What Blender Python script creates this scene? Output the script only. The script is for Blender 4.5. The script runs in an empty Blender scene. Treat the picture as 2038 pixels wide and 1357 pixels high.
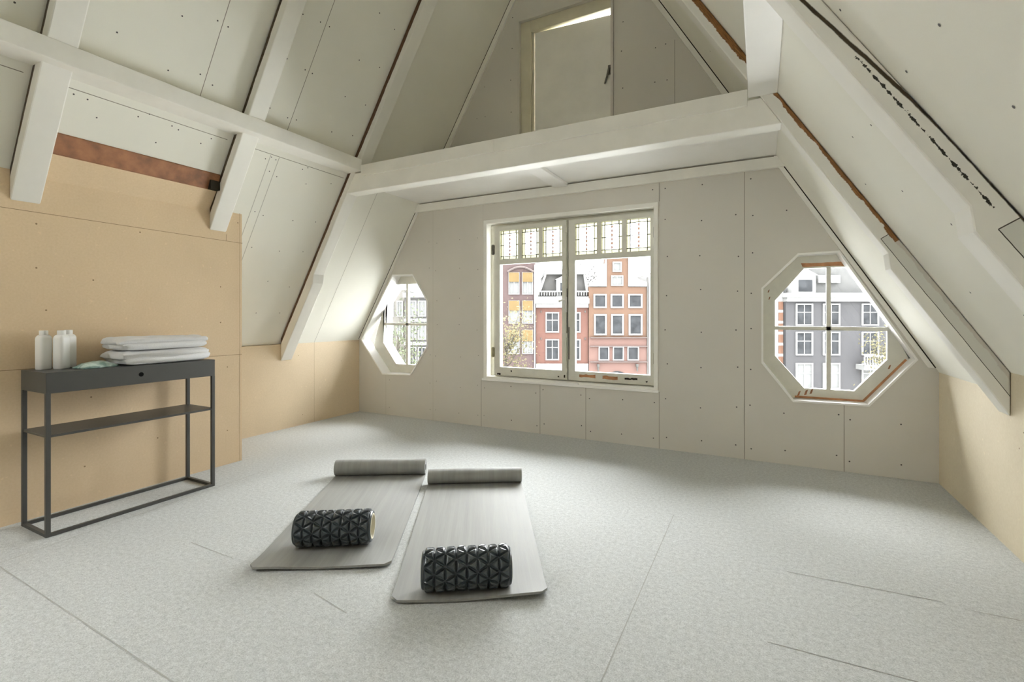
import bpy, bmesh, math, random
from mathutils import Vector, Matrix, noise
from mathutils.geometry import tessellate_polygon

random.seed(7)
SC = bpy.context.scene
COL = SC.collection

# ------------------------------------------------------------------ camera
YAW = math.radians(27.5)
FPX = 950.0
cam_data = bpy.data.cameras.new('camera')
cam_data.sensor_width = 36.0
cam_data.lens = FPX / 2038.0 * 36.0
cam_data.shift_y = -50.5 / 2038.0
cam_data.clip_start = 0.02
cam_data.clip_end = 400
cam = bpy.data.objects.new('camera', cam_data)
COL.objects.link(cam)
cam.location = (0, 0, 1.1)
cam.rotation_euler = (math.radians(90), 0, YAW)
SC.camera = cam

# ------------------------------------------------------------------ sky, exposure
# overcast sky: brighter overhead than at the horizon
SKY = 30.0
world = bpy.data.worlds.new('overcast_sky')
SC.world = world
world.use_nodes = True
wn = world.node_tree.nodes
wl = world.node_tree.links
wn.clear()
w_out = wn.new('ShaderNodeOutputWorld')
w_bg = wn.new('ShaderNodeBackground')
w_tc = wn.new('ShaderNodeTexCoord')
w_sep = wn.new('ShaderNodeSeparateXYZ')
w_up = wn.new('ShaderNodeMath')
w_up.operation = 'MAXIMUM'
w_up.inputs[1].default_value = 0.0
w_mul = wn.new('ShaderNodeMath')
w_mul.operation = 'MULTIPLY_ADD'
w_mul.inputs[1].default_value = 1.4 * SKY
w_mul.inputs[2].default_value = 0.5 * SKY
w_bg.inputs['Color'].default_value = (0.965, 0.99, 1.0, 1)
wl.new(w_tc.outputs['Generated'], w_sep.inputs[0])
wl.new(w_sep.outputs[2], w_up.inputs[0])
wl.new(w_up.outputs[0], w_mul.inputs[0])
wl.new(w_mul.outputs[0], w_bg.inputs['Strength'])
wl.new(w_bg.outputs[0], w_out.inputs[0])

SC.view_settings.view_transform = 'Standard'
SC.view_settings.look = 'None'
SC.view_settings.gamma = 1.0
SC.view_settings.use_curve_mapping = False
SC.view_settings.exposure = -0.17
SC.cycles.use_denoising = True
SC.cycles.max_bounces = 14
SC.cycles.diffuse_bounces = 10
SC.cycles.transparent_max_bounces = 16
SC.cycles.caustics_reflective = False
SC.cycles.caustics_refractive = False


def sky_portal(loc, rot, sx, sy):
    """Sampling portal in a window opening: gives no light itself, guides rays to the sky."""
    d = bpy.data.lights.new('window_portal', 'AREA')
    d.shape = 'RECTANGLE'
    d.size, d.size_y = sx, sy
    d.cycles.is_portal = True
    o = bpy.data.objects.new('window_portal', d)
    o.location = loc
    o.rotation_euler = rot
    COL.objects.link(o)


sky_portal((-1.585, 4.42, 1.25), (math.radians(-90), 0, 0), 1.75, 1.65)
sky_portal((0.445, 4.42, 1.0), (math.radians(-90), 0, 0), 0.85, 1.1)
sky_portal((-3.507, 4.42, 1.0), (math.radians(-90), 0, 0), 0.85, 1.1)
sky_portal((-3.47, -0.60, 2.19), (0, math.radians(59), 0), 0.7, 1.5)  # over the roof opening added out of view for extra daylight


# ------------------------------------------------------------------ materials
def srgb(r, g, b):
    f = lambda c: (c / 255 / 12.92) if c / 255 <= 0.04045 else ((c / 255 + 0.055) / 1.055) ** 2.4
    return (f(r), f(g), f(b), 1)


class NT:
    def __init__(self, name):
        self.m = bpy.data.materials.new(name)
        self.m.use_nodes = True
        self.t = self.m.node_tree
        self.t.nodes.clear()
        self.out = self.n('ShaderNodeOutputMaterial')

    def n(self, kind, **kw):
        o = self.t.nodes.new(kind)
        for k, v in kw.items():
            setattr(o, k, v)
        return o

    def l(self, a, b):
        self.t.links.new(a, b)

    def math(self, op, a, b=None, c=None, clamp=False):
        o = self.n('ShaderNodeMath', operation=op, use_clamp=clamp)
        for i, v in enumerate((a, b, c)):
            if v is None:
                continue
            if isinstance(v, (int, float)):
                o.inputs[i].default_value = v
            else:
                self.l(v, o.inputs[i])
        return o.outputs[0]

    def mix(self, fac, a, b, mode='MIX'):
        o = self.n('ShaderNodeMix', data_type='RGBA', blend_type=mode)
        for s, v in ((o.inputs[0], fac), (o.inputs[6], a), (o.inputs[7], b)):
            if isinstance(v, (int, float)):
                s.default_value = v
            elif isinstance(v, tuple):
                s.default_value = v if len(v) == 4 else (*v, 1)
            else:
                self.l(v, s)
        return o.outputs[2]

    def coord(self, scale=(1, 1, 1)):
        c = self.n('ShaderNodeTexCoord')
        mp = self.n('ShaderNodeMapping')
        mp.inputs['Scale'].default_value = scale
        self.l(c.outputs['Object'], mp.inputs['Vector'])
        return mp.outputs['Vector']

    def noise(self, vec, scale, detail=3, rough=0.55):
        o = self.n('ShaderNodeTexNoise')
        o.inputs['Scale'].default_value = scale
        o.inputs['Detail'].default_value = detail
        o.inputs['Roughness'].default_value = rough
        self.l(vec, o.inputs['Vector'])
        return o.outputs[0]

    def ramp(self, fac, lo, hi):
        o = self.n('ShaderNodeMapRange', clamp=True)
        o.inputs[1].default_value = lo
        o.inputs[2].default_value = hi
        self.l(fac, o.inputs[0])
        return o.outputs[0]

    def bump(self, h, strength, dist):
        o = self.n('ShaderNodeBump')
        o.inputs['Strength'].default_value = strength
        o.inputs['Distance'].default_value = dist
        self.l(h, o.inputs['Height'])
        return o.outputs[0]

    def bsdf(self, color, rough=0.6, normal=None, metal=0.0, spec=0.5, sheen=0.0):
        b = self.n('ShaderNodeBsdfPrincipled')
        if isinstance(color, tuple):
            b.inputs['Base Color'].default_value = color if len(color) == 4 else (*color, 1)
        else:
            self.l(color, b.inputs['Base Color'])
        if isinstance(rough, (int, float)):
            b.inputs['Roughness'].default_value = rough
        else:
            self.l(rough, b.inputs['Roughness'])
        b.inputs['Metallic'].default_value = metal
        b.inputs['Specular IOR Level'].default_value = spec
        if sheen:
            b.inputs['Sheen Weight'].default_value = sheen
        if normal is not None:
            self.l(normal, b.inputs['Normal'])
        self.l(b.outputs[0], self.out.inputs[0])
        return b


def mat_plain(name, c, rough=0.6, var=0.06, scale=6.0, bump=0.0, bscale=60, metal=0.0, spec=0.5):
    t = NT(name)
    spec = 0.05 if max(c[:3]) < 0.05 and rough > 0.65 else spec
    v = t.coord()
    f = t.noise(v, scale, 4)
    c0 = tuple(max(0, x * (1 - var)) for x in c[:3])
    c1 = tuple(min(1, x * (1 + var)) for x in c[:3])
    col = t.mix(t.ramp(f, 0.3, 0.7), c0, c1)
    nrm = t.bump(t.noise(v, bscale, 2), bump, 0.004) if bump else None
    t.bsdf(col, rough, nrm, metal, spec)
    return t.m


def mat_gypsum(name, c):
    """painted/unpainted plasterboard: broad cloudy variation, very fine grain"""
    t = NT(name)
    v = t.coord()
    f = t.noise(v, 1.3, 3)
    col = t.mix(t.ramp(f, 0.3, 0.7), tuple(x * 0.965 for x in c[:3]), tuple(min(1, x * 1.03) for x in c[:3]))
    g = t.noise(v, 220, 2)
    col = t.mix(t.math('MULTIPLY', g, 0.1), col, tuple(x * 0.75 for x in c[:3]))
    t.bsdf(col, 0.75, t.bump(g, 0.06, 0.002), 0, 0.25)
    return t.m


def mat_board(name, c):
    """fibre board / MDF sheet with fine flecks"""
    t = NT(name)
    v = t.coord()
    f = t.noise(v, 1.7, 4)
    col = t.mix(t.ramp(f, 0.25, 0.75), tuple(x * 0.93 for x in c[:3]), tuple(x * 1.05 for x in c[:3]))
    g = t.noise(v, 90, 4)
    col = t.mix(t.math('MULTIPLY', t.ramp(g, 0.35, 0.75), 0.22), col, (c[0] * 0.72, c[1] * 0.66, c[2] * 0.55))
    h = t.noise(v, 30, 2)
    col = t.mix(t.math('MULTIPLY', t.ramp(h, 0.68, 0.75), 0.35), col, tuple(min(1, x * 1.25) for x in c[:3]))
    t.bsdf(col, 0.62, t.bump(g, 0.08, 0.002), 0, 0.3)
    return t.m


def mat_carpet(name, c):
    t = NT(name)
    v = t.coord()
    f = t.noise(v, 190, 3, 0.75)
    g = t.noise(v, 55, 4, 0.6)
    b = t.noise(v, 1.2, 3)
    mixf = t.math('ADD', t.math('MULTIPLY', f, 0.65), t.math('MULTIPLY', g, 0.35))
    col = t.mix(t.ramp(mixf, 0.36, 0.64), tuple(x * 0.66 for x in c[:3]), tuple(min(1, x * 1.18) for x in c[:3]))
    col = t.mix(t.math('MULTIPLY', t.ramp(b, 0.4, 0.7), 0.12), col, tuple(x * 0.8 for x in c[:3]))
    t.bsdf(col, 0.95, t.bump(mixf, 0.35, 0.006), 0, 0.1)
    return t.m


def mat_rafter(name, bare, thresh, amp, nscale=14, dots=None, crack=None, paint=None, extra=None, lift=None):
    """white paint that has come off along the edge next to the boards.
    object space: x along the rafter, z inward from the roof boards."""
    paint = paint or PAINT
    t = NT(name)
    v = t.coord()
    sep = t.n('ShaderNodeSeparateXYZ')
    t.l(v, sep.inputs[0])
    z = sep.outputs[2]
    x = sep.outputs[0]
    n = t.noise(v, nscale, 5, 0.65)
    edge = t.math('ADD', z, t.math('MULTIPLY', t.math('SUBTRACT', n, 0.5), amp))
    if extra:                       # a wider bare band higher up
        edge = t.math('SUBTRACT', edge, t.math('MULTIPLY', t.ramp(x, extra[0], extra[0] + 0.25), extra[1]))
    if lift:                        # the bare line leaves the joint and runs up inside the face
        rise = t.math('MULTIPLY', t.math('MAXIMUM', t.math('SUBTRACT', x, lift[0]), 0.0), lift[1])
        edge = t.math('ABSOLUTE', t.math('SUBTRACT', edge, rise))
    mask = t.ramp(edge, thresh + 0.0015, thresh - 0.0015)
    w = t.noise(t.coord((3, 30, 40)), 6, 4)
    barec = t.mix(t.ramp(w, 0.35, 0.7), tuple(b * 0.35 for b in bare[:3]), bare)
    f = t.noise(v, 3, 4)
    pc = t.mix(t.ramp(f, 0.3, 0.7), tuple(p * 0.94 for p in paint[:3]), tuple(min(1, p * 1.02) for p in paint[:3]))
    if dots:
        z0, x0, x1, th = dots
        nd = t.noise(v, 30, 4, 0.7)
        near = t.math('ABSOLUTE', t.math('SUBTRACT', z, z0))
        inside = t.math('MULTIPLY', t.math('GREATER_THAN', x, x0), t.math('LESS_THAN', x, x1))
        wd = t.math('MULTIPLY', t.math('SUBTRACT', nd, 0.43), th)
        dm = t.math('MULTIPLY', t.ramp(t.math('SUBTRACT', wd, near), -0.0006, 0.0006), inside)
        pc = t.mix(dm, pc, (0.03, 0.027, 0.02))
    if crack:
        z0, x0, x1, grey = crack
        inside = t.math('MULTIPLY', t.math('GREATER_THAN', x, x0), t.math('LESS_THAN', x, x1))
        below = t.math('MULTIPLY', t.math('LESS_THAN', z, z0), inside)
        pc = t.mix(t.math('MULTIPLY', below, 0.5), pc, grey)
        wob = t.math('ADD', z, t.math('MULTIPLY', t.math('SUBTRACT', t.noise(v, 8, 3), 0.5), 0.006))
        near = t.math('ABSOLUTE', t.math('SUBTRACT', wob, z0))
        pc = t.mix(t.math('MULTIPLY', t.math('LESS_THAN', near, 0.0014), inside), pc, (0.06, 0.055, 0.045))
        ends = t.math('LESS_THAN', t.math('ABSOLUTE', t.math('SUBTRACT', x, x1)), 0.0018)
        pc = t.mix(t.math('MULTIPLY', ends, t.math('LESS_THAN', z, z0)), pc, (0.08, 0.07, 0.06))
        mask = t.math('MULTIPLY', mask, t.math('SUBTRACT', 1.0, t.math('MULTIPLY', t.math('LESS_THAN', x, x1 - 0.05), 0.8)))
    col = t.mix(mask, pc, barec)
    t.bsdf(col, 0.5, t.bump(n, 0.12, 0.003), 0, 0.35)
    return t.m


PAINT = (0.88, 0.868, 0.82)
M = {}
M['paint'] = mat_plain('white_paint', PAINT, 0.45, 0.04, 5, 0.05, 25)
M['paint_bright'] = mat_plain('fresh_white_paint', (0.89, 0.88, 0.86), 0.4, 0.02, 5)
M['paint_old'] = mat_plain('aged_white_paint', (0.67, 0.66, 0.59), 0.45, 0.05, 14, 0.08, 40)
M['paint_cream'] = mat_plain('cream_paint', (0.67, 0.63, 0.49), 0.5, 0.06, 6, 0.05, 25)
M['gyp_slope'] = mat_gypsum('plasterboard_slope', (0.86, 0.85, 0.775))
M['gyp_wall'] = mat_gypsum('plasterboard_shaded', (0.67, 0.645, 0.595))  # same board as the slopes, backlit shade of the gable put into its colour
M['board_left'] = mat_board('fibreboard_tan', (0.70, 0.545, 0.365))
M['board_far'] = mat_board('fibreboard_pale', (0.70, 0.575, 0.41))
M['board_right'] = mat_board('fibreboard_cream', (0.72, 0.64, 0.49))
M['carpet'] = mat_carpet('grey_carpet', (0.545, 0.56, 0.553))
M['seam'] = mat_plain('board_seam', (0.26, 0.24, 0.20), 0.9)
M['seam_soft'] = mat_plain('filled_seam', (0.50, 0.485, 0.43), 0.9)
M['seam_carpet'] = mat_plain('carpet_seam', (0.36, 0.355, 0.335), 0.95)
M['seam_board'] = mat_plain('fibreboard_seam', (0.27, 0.18, 0.10), 0.9)
M['screw'] = mat_plain('screw_head', (0.07, 0.065, 0.06), 0.5)
M['gap'] = mat_plain('dark_gap', (0.035, 0.03, 0.022), 0.9)
M['bare_wood'] = mat_plain('bare_wood', (0.42, 0.20, 0.09), 0.7, 0.25, 20)
M['brown_wood'] = mat_plain('old_brown_wood', (0.25, 0.105, 0.045), 0.65, 0.35, 14, 0.3, 40)
M['charcoal'] = mat_plain('charcoal_metal', (0.060, 0.060, 0.056), 0.42, 0.05, 10, 0.02, 200)
M['charcoal_top'] = mat_plain('charcoal_sheet', (0.065, 0.063, 0.058), 0.38, 0.05, 10)
M['hole'] = mat_plain('finger_hole_dark', (0.008, 0.008, 0.008), 0.9)
M['bottle'] = mat_plain('white_plastic', (0.80, 0.80, 0.78), 0.35, 0.01)
M['iron'] = mat_plain('old_iron', (0.14, 0.13, 0.11), 0.5, 0.3, 40)
M['brass'] = mat_plain('dull_brass', (0.30, 0.27, 0.16), 0.5, 0.3, 40)
M['lead'] = mat_plain('lead_came', (0.10, 0.10, 0.11), 0.5)
M['roller_core'] = mat_plain('roller_core_cream', (0.72, 0.68, 0.55), 0.5)


def mat_towel():
    t = NT('white_terry')
    v = t.coord()
    n = t.noise(v, 260, 3, 0.7)
    col = t.mix(t.ramp(n, 0.3, 0.7), (0.82, 0.82, 0.825), (0.92, 0.92, 0.92))
    t.bsdf(col, 0.95, t.bump(n, 0.9, 0.006), 0, 0.1, 0.3)
    return t.m


def mat_mat():
    t = NT('grey_foam_mat')
    v = t.coord((9, 0.35, 1))
    n = t.noise(v, 3.2, 3, 0.6)
    fine = t.noise(t.coord((120, 2.5, 1)), 3, 2)
    col = t.mix(t.ramp(n, 0.3, 0.7), (0.235, 0.236, 0.224), (0.315, 0.316, 0.30))
    col = t.mix(t.math('MULTIPLY', fine, 0.15), col, (0.17, 0.17, 0.16))
    t.bsdf(col, t.math('ADD', t.math('MULTIPLY', n, 0.2), 0.50), t.bump(fine, 0.15, 0.002), 0, 0.5)
    return t.m


def mat_roller():
    t = NT('dark_slate_rubber')
    v = t.coord()
    n = t.noise(v, 40, 3)
    col = t.mix(n, (0.024, 0.034, 0.041), (0.042, 0.054, 0.062))
    t.bsdf(col, 0.30, None, 0, 0.75)
    return t.m


def mat_sachet():
    t = NT('mint_green_wrapper')
    v = t.coord()
    n = t.noise(v, 18, 3)
    w = t.n('ShaderNodeTexWave')
    w.inputs['Scale'].default_value = 9
    w.inputs['Distortion'].default_value = 3
    t.l(v, w.inputs['Vector'])
    col = t.mix(t.ramp(n, 0.40, 0.62), (0.22, 0.33, 0.29), (0.56, 0.68, 0.63))
    col = t.mix(t.math('MULTIPLY', t.ramp(w.outputs[1], 0.75, 0.9), 0.6), col, (0.07, 0.16, 0.15))
    t.bsdf(col, 0.32, None, 0, 0.5)
    return t.m


def mat_glass(name, tint=(1, 1, 1), refl=0.06, haze=0.0):
    t = NT(name)
    tr = t.n('ShaderNodeBsdfTransparent')
    tr.inputs[0].default_value = (*tint, 1)
    gl = t.n('ShaderNodeBsdfGlossy')
    gl.inputs['Roughness'].default_value = 0.02
    fr = t.n('ShaderNodeFresnel')
    fr.inputs['IOR'].default_value = 1.35
    mx = t.n('ShaderNodeMixShader')
    t.l(fr.outputs[0], mx.inputs[0])
    t.l(tr.outputs[0], mx.inputs[1])
    t.l(gl.outputs[0], mx.inputs[2])
    t.l(mx.outputs[0], t.out.inputs[0])
    return t.m


M['towel'] = mat_towel()
M['mat'] = mat_mat()
M['roller'] = mat_roller()
M['sachet'] = mat_sachet()
M['glass'] = mat_glass('clear_pane')
M['glass_yellow'] = mat_glass('stained_yellow', (0.085, 0.082, 0.052))
M['glass_orange'] = mat_glass('stained_orange', (0.060, 0.034, 0.022))
M['glass_pink'] = mat_glass('stained_pink', (0.066, 0.042, 0.036))

WOOD_ORANGE = (0.36, 0.165, 0.05)
WOOD_BROWN = (0.17, 0.085, 0.045)
M['rafter_left'] = mat_rafter('rafter_paint_brown_edge', WOOD_BROWN, 0.030, 0.014, 9, extra=(1.75, 0.008))
M['rafter_dark'] = mat_rafter('rafter_paint_dark_edge', (0.10, 0.06, 0.03), 0.030, 0.016, 9)
M['rafter_orange'] = mat_rafter('rafter_paint_orange_edge', WOOD_ORANGE, 0.019, 0.040, 13, extra=(1.85, 0.015),
                                crack=(0.060, -0.2, 0.82, (0.50, 0.51, 0.46)))
M['rafter_crack'] = mat_rafter('rafter_paint_cracked', (0.075, 0.05, 0.022), 0.006, 0.010, 10, lift=(1.05, 0.07),
                               dots=(0.036, 0.72, 1.36, 0.034), crack=(0.062, -0.2, 0.66, (0.50, 0.51, 0.46)))


# ------------------------------------------------------------------ mesh helpers
class MB:
    def __init__(self):
        self.v, self.f, self.mi = [], [], []

    def add(self, verts, faces, mi=0):
        o = len(self.v)
        self.v += [tuple(x) for x in verts]
        for f in faces:
            self.f.append([o + i for i in f])
            self.mi.append(mi)
        return self

    def box(self, x0, x1, y0, y1, z0, z1, mi=0):
        return self.add([(x0, y0, z0), (x1, y0, z0), (x1, y1, z0), (x0, y1, z0),
                         (x0, y0, z1), (x1, y0, z1), (x1, y1, z1), (x0, y1, z1)],
                        [(0, 3, 2, 1), (4, 5, 6, 7), (0, 1, 5, 4), (1, 2, 6, 5), (2, 3, 7, 6), (3, 0, 4, 7)], mi)

    def prism(self, poly, a0, a1, axis='y', mi=0):
        """poly of 2-D points swept along an axis ('y': poly is xz, 'x': yz, 'z': xy)"""
        P = {'y': lambda p, a: (p[0], a, p[1]), 'x': lambda p, a: (a, p[0], p[1]), 'z': lambda p, a: (p[0], p[1], a)}[axis]
        n = len(poly)
        vs = [P(p, a0) for p in poly] + [P(p, a1) for p in poly]
        fs = [tuple(range(n)), tuple(range(2 * n - 1, n - 1, -1))]
        fs += [(i, n + i, n + (i + 1) % n, (i + 1) % n) for i in range(n)]
        return self.add(vs, fs, mi)

    def slab_holes(self, outline, holes, y0, y1, mi=0, hole_mi=None):
        """xz polygon with holes, thickness along y"""
        loops = [outline] + holes
        tris = tessellate_polygon([[Vector((p[0], p[1], 0)) for p in L] for L in loops])
        flat = [p for L in loops for p in L]
        n = len(flat)
        vs = [(p[0], y0, p[1]) for p in flat] + [(p[0], y1, p[1]) for p in flat]
        self.add(vs, [tuple(t) for t in tris] + [tuple(n + i for i in t) for t in tris], mi)
        for k, L in enumerate(loops):
            m = len(L)
            vv = [(p[0], y0, p[1]) for p in L] + [(p[0], y1, p[1]) for p in L]
            self.add(vv, [(i, m + i, m + (i + 1) % m, (i + 1) % m) for i in range(m)],
                     mi if k == 0 or hole_mi is None else hole_mi)
        return self

    def ring(self, outer, inner, y0, y1, mi=0):
        n = len(outer)
        vs = []
        for y in (y0, y1):
            for L in (outer, inner):
                vs += [(p[0], y, p[1]) for p in L]
        fs = []
        for i in range(n):
            j = (i + 1) % n
            fs.append((i, j, n + j, n + i))
            fs.append((2 * n + i, 3 * n + i, 3 * n + j, 2 * n + j))
            fs.append((i, 2 * n + i, 2 * n + j, j))
            fs.append((n + i, n + j, 3 * n + j, 3 * n + i))
        return self.add(vs, fs, mi)

    def lathe(self, prof, n=24, cx=0, cy=0, mi=0, power=2.0):
        """profile [(r, z)] round the z axis; power > 2 gives a squarish section"""
        vs = []
        for r, z in prof:
            for k in range(n):
                a = 2 * math.pi * k / n
                c, s = math.cos(a), math.sin(a)
                q = (abs(c) ** power + abs(s) ** power) ** (-1 / power)
                vs.append((cx + r * q * c, cy + r * q * s, z))
        fs = []
        for i in range(len(prof) - 1):
            for k in range(n):
                j = (k + 1) % n
                fs.append((i * n + k, i * n + j, (i + 1) * n + j, (i + 1) * n + k))
        fs.append(tuple(range(n - 1, -1, -1)))
        fs.append(tuple((len(prof) - 1) * n + k for k in range(n)))
        return self.add(vs, fs, mi)

    def tube(self, pts, radii, n=6, mi=0):
        rings = []
        for i, p in enumerate(pts):
            p = Vector(p)
            d = (Vector(pts[min(i + 1, len(pts) - 1)]) - Vector(pts[max(i - 1, 0)])).normalized()
            a = d.orthogonal().normalized()
            b = d.cross(a)
            r = radii[i] if isinstance(radii, (list, tuple)) else radii
            rings.append([p + (a * math.cos(2 * math.pi * k / n) + b * math.sin(2 * math.pi * k / n)) * r for k in range(n)])
        vs = [v for R in rings for v in R]
        fs = []
        for i in range(len(pts) - 1):
            for k in range(n):
                j = (k + 1) % n
                fs.append((i * n + k, i * n + j, (i + 1) * n + j, (i + 1) * n + k))
        fs.append(tuple(range(n - 1, -1, -1)))
        fs.append(tuple((len(pts) - 1) * n + k for k in range(n)))
        return self.add(vs, fs, mi)

    def dot(self, c, nrm, r=0.005, mi=0, n=6):
        """small disc slightly proud of a surface (a screw head)"""
        c, nrm = Vector(c), Vector(nrm).normalized()
        a = nrm.orthogonal().normalized()
        b = nrm.cross(a)
        top = [c + nrm * 0.0012 + (a * math.cos(2 * math.pi * k / n) + b * math.sin(2 * math.pi * k / n)) * r for k in range(n)]
        return self.add(top, [tuple(range(n))], mi)

    def strip(self, p, q, nrm, w=0.004, mi=0, lift=0.0008):
        """thin line lying on a surface from p to q (a joint between boards)"""
        p, q, nrm = Vector(p), Vector(q), Vector(nrm).normalized()
        s = (q - p).normalized().cross(nrm) * (w / 2)
        o = nrm * lift
        return self.add([p - s + o, q - s + o, q + s + o, p + s + o], [(0, 1, 2, 3)], mi)

    def obj(self, name, mats, parent=None, smooth=False, bevel=0.0, seg=2, mw=None, auto=None):
        me = bpy.data.meshes.new(name)
        vs = self.v
        inv = None
        if parent is not None and parent.name in WORLD:
            inv = WORLD[parent.name].inverted()
        if mw is not None:
            inv = mw.inverted()
        if inv is not None:
            vs = [tuple(inv @ Vector(v)) for v in vs]
        me.from_pydata(vs, [], self.f)
        if not isinstance(mats, (list, tuple)):
            mats = [mats]
        for m in mats:
            me.materials.append(m)
        for p, i in zip(me.polygons, self.mi):
            p.material_index = i
        bm = bmesh.new()
        bm.from_mesh(me)
        bmesh.ops.recalc_face_normals(bm, faces=bm.faces)
        bm.to_mesh(me)
        bm.free()
        if smooth:
            me.polygons.foreach_set('use_smooth', [True] * len(me.polygons))
        if auto is not None:
            me.set_sharp_from_angle(angle=math.radians(auto))
        o = bpy.data.objects.new(name, me)
        COL.objects.link(o)
        if mw is not None:
            o.matrix_world = mw
            WORLD[o.name] = mw
        if parent is not None:
            o.parent = parent
            WORLD[o.name] = WORLD[parent.name]
        elif mw is None:
            WORLD[o.name] = Matrix.Identity(4)
        if bevel:
            b = o.modifiers.new('soft_edges', 'BEVEL')
            b.width = bevel
            b.segments = seg
            b.limit_method = 'ANGLE'
            b.angle_limit = math.radians(35)
        return o


WORLD = {}


def tag(o, label=None, cat=None, group=None, kind=None):
    if label:
        o['label'] = label
    if cat:
        o['category'] = cat
    if group:
        o['group'] = group
    if kind:
        o['kind'] = kind
    return o


def thing(name, label, cat, loc=(0, 0, 0), rz=0.0, group=None, kind=None):
    o = bpy.data.objects.new(name, None)
    o.empty_display_size = 0.1
    o.location = loc
    o.rotation_euler = (0, 0, rz)
    COL.objects.link(o)
    WORLD[o.name] = Matrix.Translation(Vector(loc)) @ Matrix.Rotation(rz, 4, 'Z')
    return tag(o, label, cat, group, kind)


def inset(poly, d):
    """offset a polygon inward (d > 0); points in either winding"""
    n = len(poly)
    area = sum(poly[i][0] * poly[(i + 1) % n][1] - poly[(i + 1) % n][0] * poly[i][1] for i in range(n))
    s = 1 if area > 0 else -1
    out = []
    for i in range(n):
        p0, p1, p2 = (Vector(poly[i - 1]), Vector(poly[i]), Vector(poly[(i + 1) % n]))
        d1, d2 = (p1 - p0).normalized(), (p2 - p1).normalized()
        n1, n2 = Vector((-d1.y, d1.x)) * s, Vector((-d2.y, d2.x)) * s
        k = 1 + n1.dot(n2)
        out.append(tuple(p1 + (n1 + n2) * (d / max(k, 0.2))))
    return out


# ------------------------------------------------------------------ room dimensions
YB = 4.067                      # window wall
YR = -2.65                      # wall behind the viewer
XL, ZL, SL = -4.102, 0.822, 1.673     # left knee wall, its height, roof slope
XR, ZR, SR = 1.038, 0.728, 1.673      # right knee wall (bay beyond the last rafter)
ZRN, SRN = 0.833, 1.59                # right boards on the near side of that rafter
XP = -3.50                      # tall fibreboard wall on the left
YP = 2.272                      # its end
Y3 = 3.05                       # last rafter pair and collar beam
XLN, ZLN, SLN = -4.128, 0.835, 1.655   # left boards on the near side of the last rafter
lx = lambda z: XL + (z - ZL) / SL
lxn = lambda z: XLN + (z - ZLN) / SLN
rx = lambda z: XR - (z - ZR) / SR
rxn = lambda z: XR - (z - ZRN) / SRN
ZTOP = 4.95
NL = Vector((SL, 0, -1)).normalized()
NLN = Vector((SLN, 0, -1)).normalized()
NR = Vector((-SR, 0, -1)).normalized()
NRN = Vector((-SRN, 0, -1)).normalized()

# ------------------------------------------------------------------ floor
mb = MB()
mb.box(-4.6, 1.5, YR - 0.15, YB + 0.12, -0.12, 0)
up = (0, 0, 1)
for p, q in (((-3.0, 0.82), (-1.45, 0.80)), ((-0.425, 0.75), (-0.425, 2.75)), ((-2.45, 1.335), (-2.12, 1.335)),
             ((-1.571, 1.317), (-1.357, 1.283)), ((0.10, 2.365), (0.62, 2.39)), ((0.02, 1.826), (0.42, 1.835)),
             ((0.70, 2.37), (1.03, 2.385)), ((-3.0, 0.82), (-3.12, 2.2))):
    mb.strip((*p, 0), (*q, 0), up, 0.0035, 1)
tag(mb.obj('floor', [M['carpet'], M['seam_carpet']]), 'pale grey carpet tile floor of the attic', 'floor', kind='structure')

# ------------------------------------------------------------------ window wall (gable)
OCT_R = [(0.006, 0.743), (0.006, 1.309), (0.243, 1.556), (0.497, 1.560), (0.930, 0.806), (0.667, 0.472), (0.211, 0.466)]
OCT_L = [(-4.074, 0.823), (-3.600, 1.552), (-3.319, 1.548), (-3.117, 1.259), (-3.117, 0.771), (-3.346, 0.455), (-3.745, 0.443)]
WIN = [(-2.428, 0.474), (-0.752, 0.474), (-0.752, 2.040), (-2.428, 2.040)]
DOOR = [(-2.058, 2.36), (-1.127, 2.36), (-1.127, 3.915), (-2.058, 3.915)]
gable = [(XL - 0.02, 0), (XR + 0.02, 0), (XR + 0.02, ZR), (rx(ZTOP), ZTOP), (lx(ZTOP), ZTOP), (XL - 0.02, ZL)]
mb = MB()
mb.slab_holes(gable, [OCT_R, OCT_L, WIN, DOOR], YB, YB + 0.12, 0, 1)
ny = (0, -1, 0)


def wall_line(x, z0, z1, mi=2, w=0.004):
    mb.strip((x, YB, z0), (x, YB, z1), ny, w, mi)


for x, z0, z1 in ((-0.743, 0.0, 0.47), (-0.743, 2.045, 2.2), (-0.108, 0, 2.2), (0.523, 0, 0.47), (-1.377, 0, 0.47),
                  (-2.461, 0, 0.46), (-1.822, 0, 0.46), (-0.62, 2.4, 3.35)):
    wall_line(x, z0, z1)
for x, z0, z1 in ((-3.052, 0, 2.2), (-3.70, 0, 0.44), (-2.44, 2.05, 2.2)):
    wall_line(x, z0, z1, 4, 0.003)
rs = random.Random(3)


def in_holes(x, z):
    for H in (OCT_R, OCT_L, WIN, DOOR):
        xs, zs = [p[0] for p in H], [p[1] for p in H]
        if min(xs) - 0.02 < x < max(xs) + 0.02 and min(zs) - 0.02 < z < max(zs) + 0.02:
            return True
    return not (lx(z) + 0.1 < x < rx(z) - 0.1) if z > 0.8 else not (XL + 0.05 < x < XR - 0.05)


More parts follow.
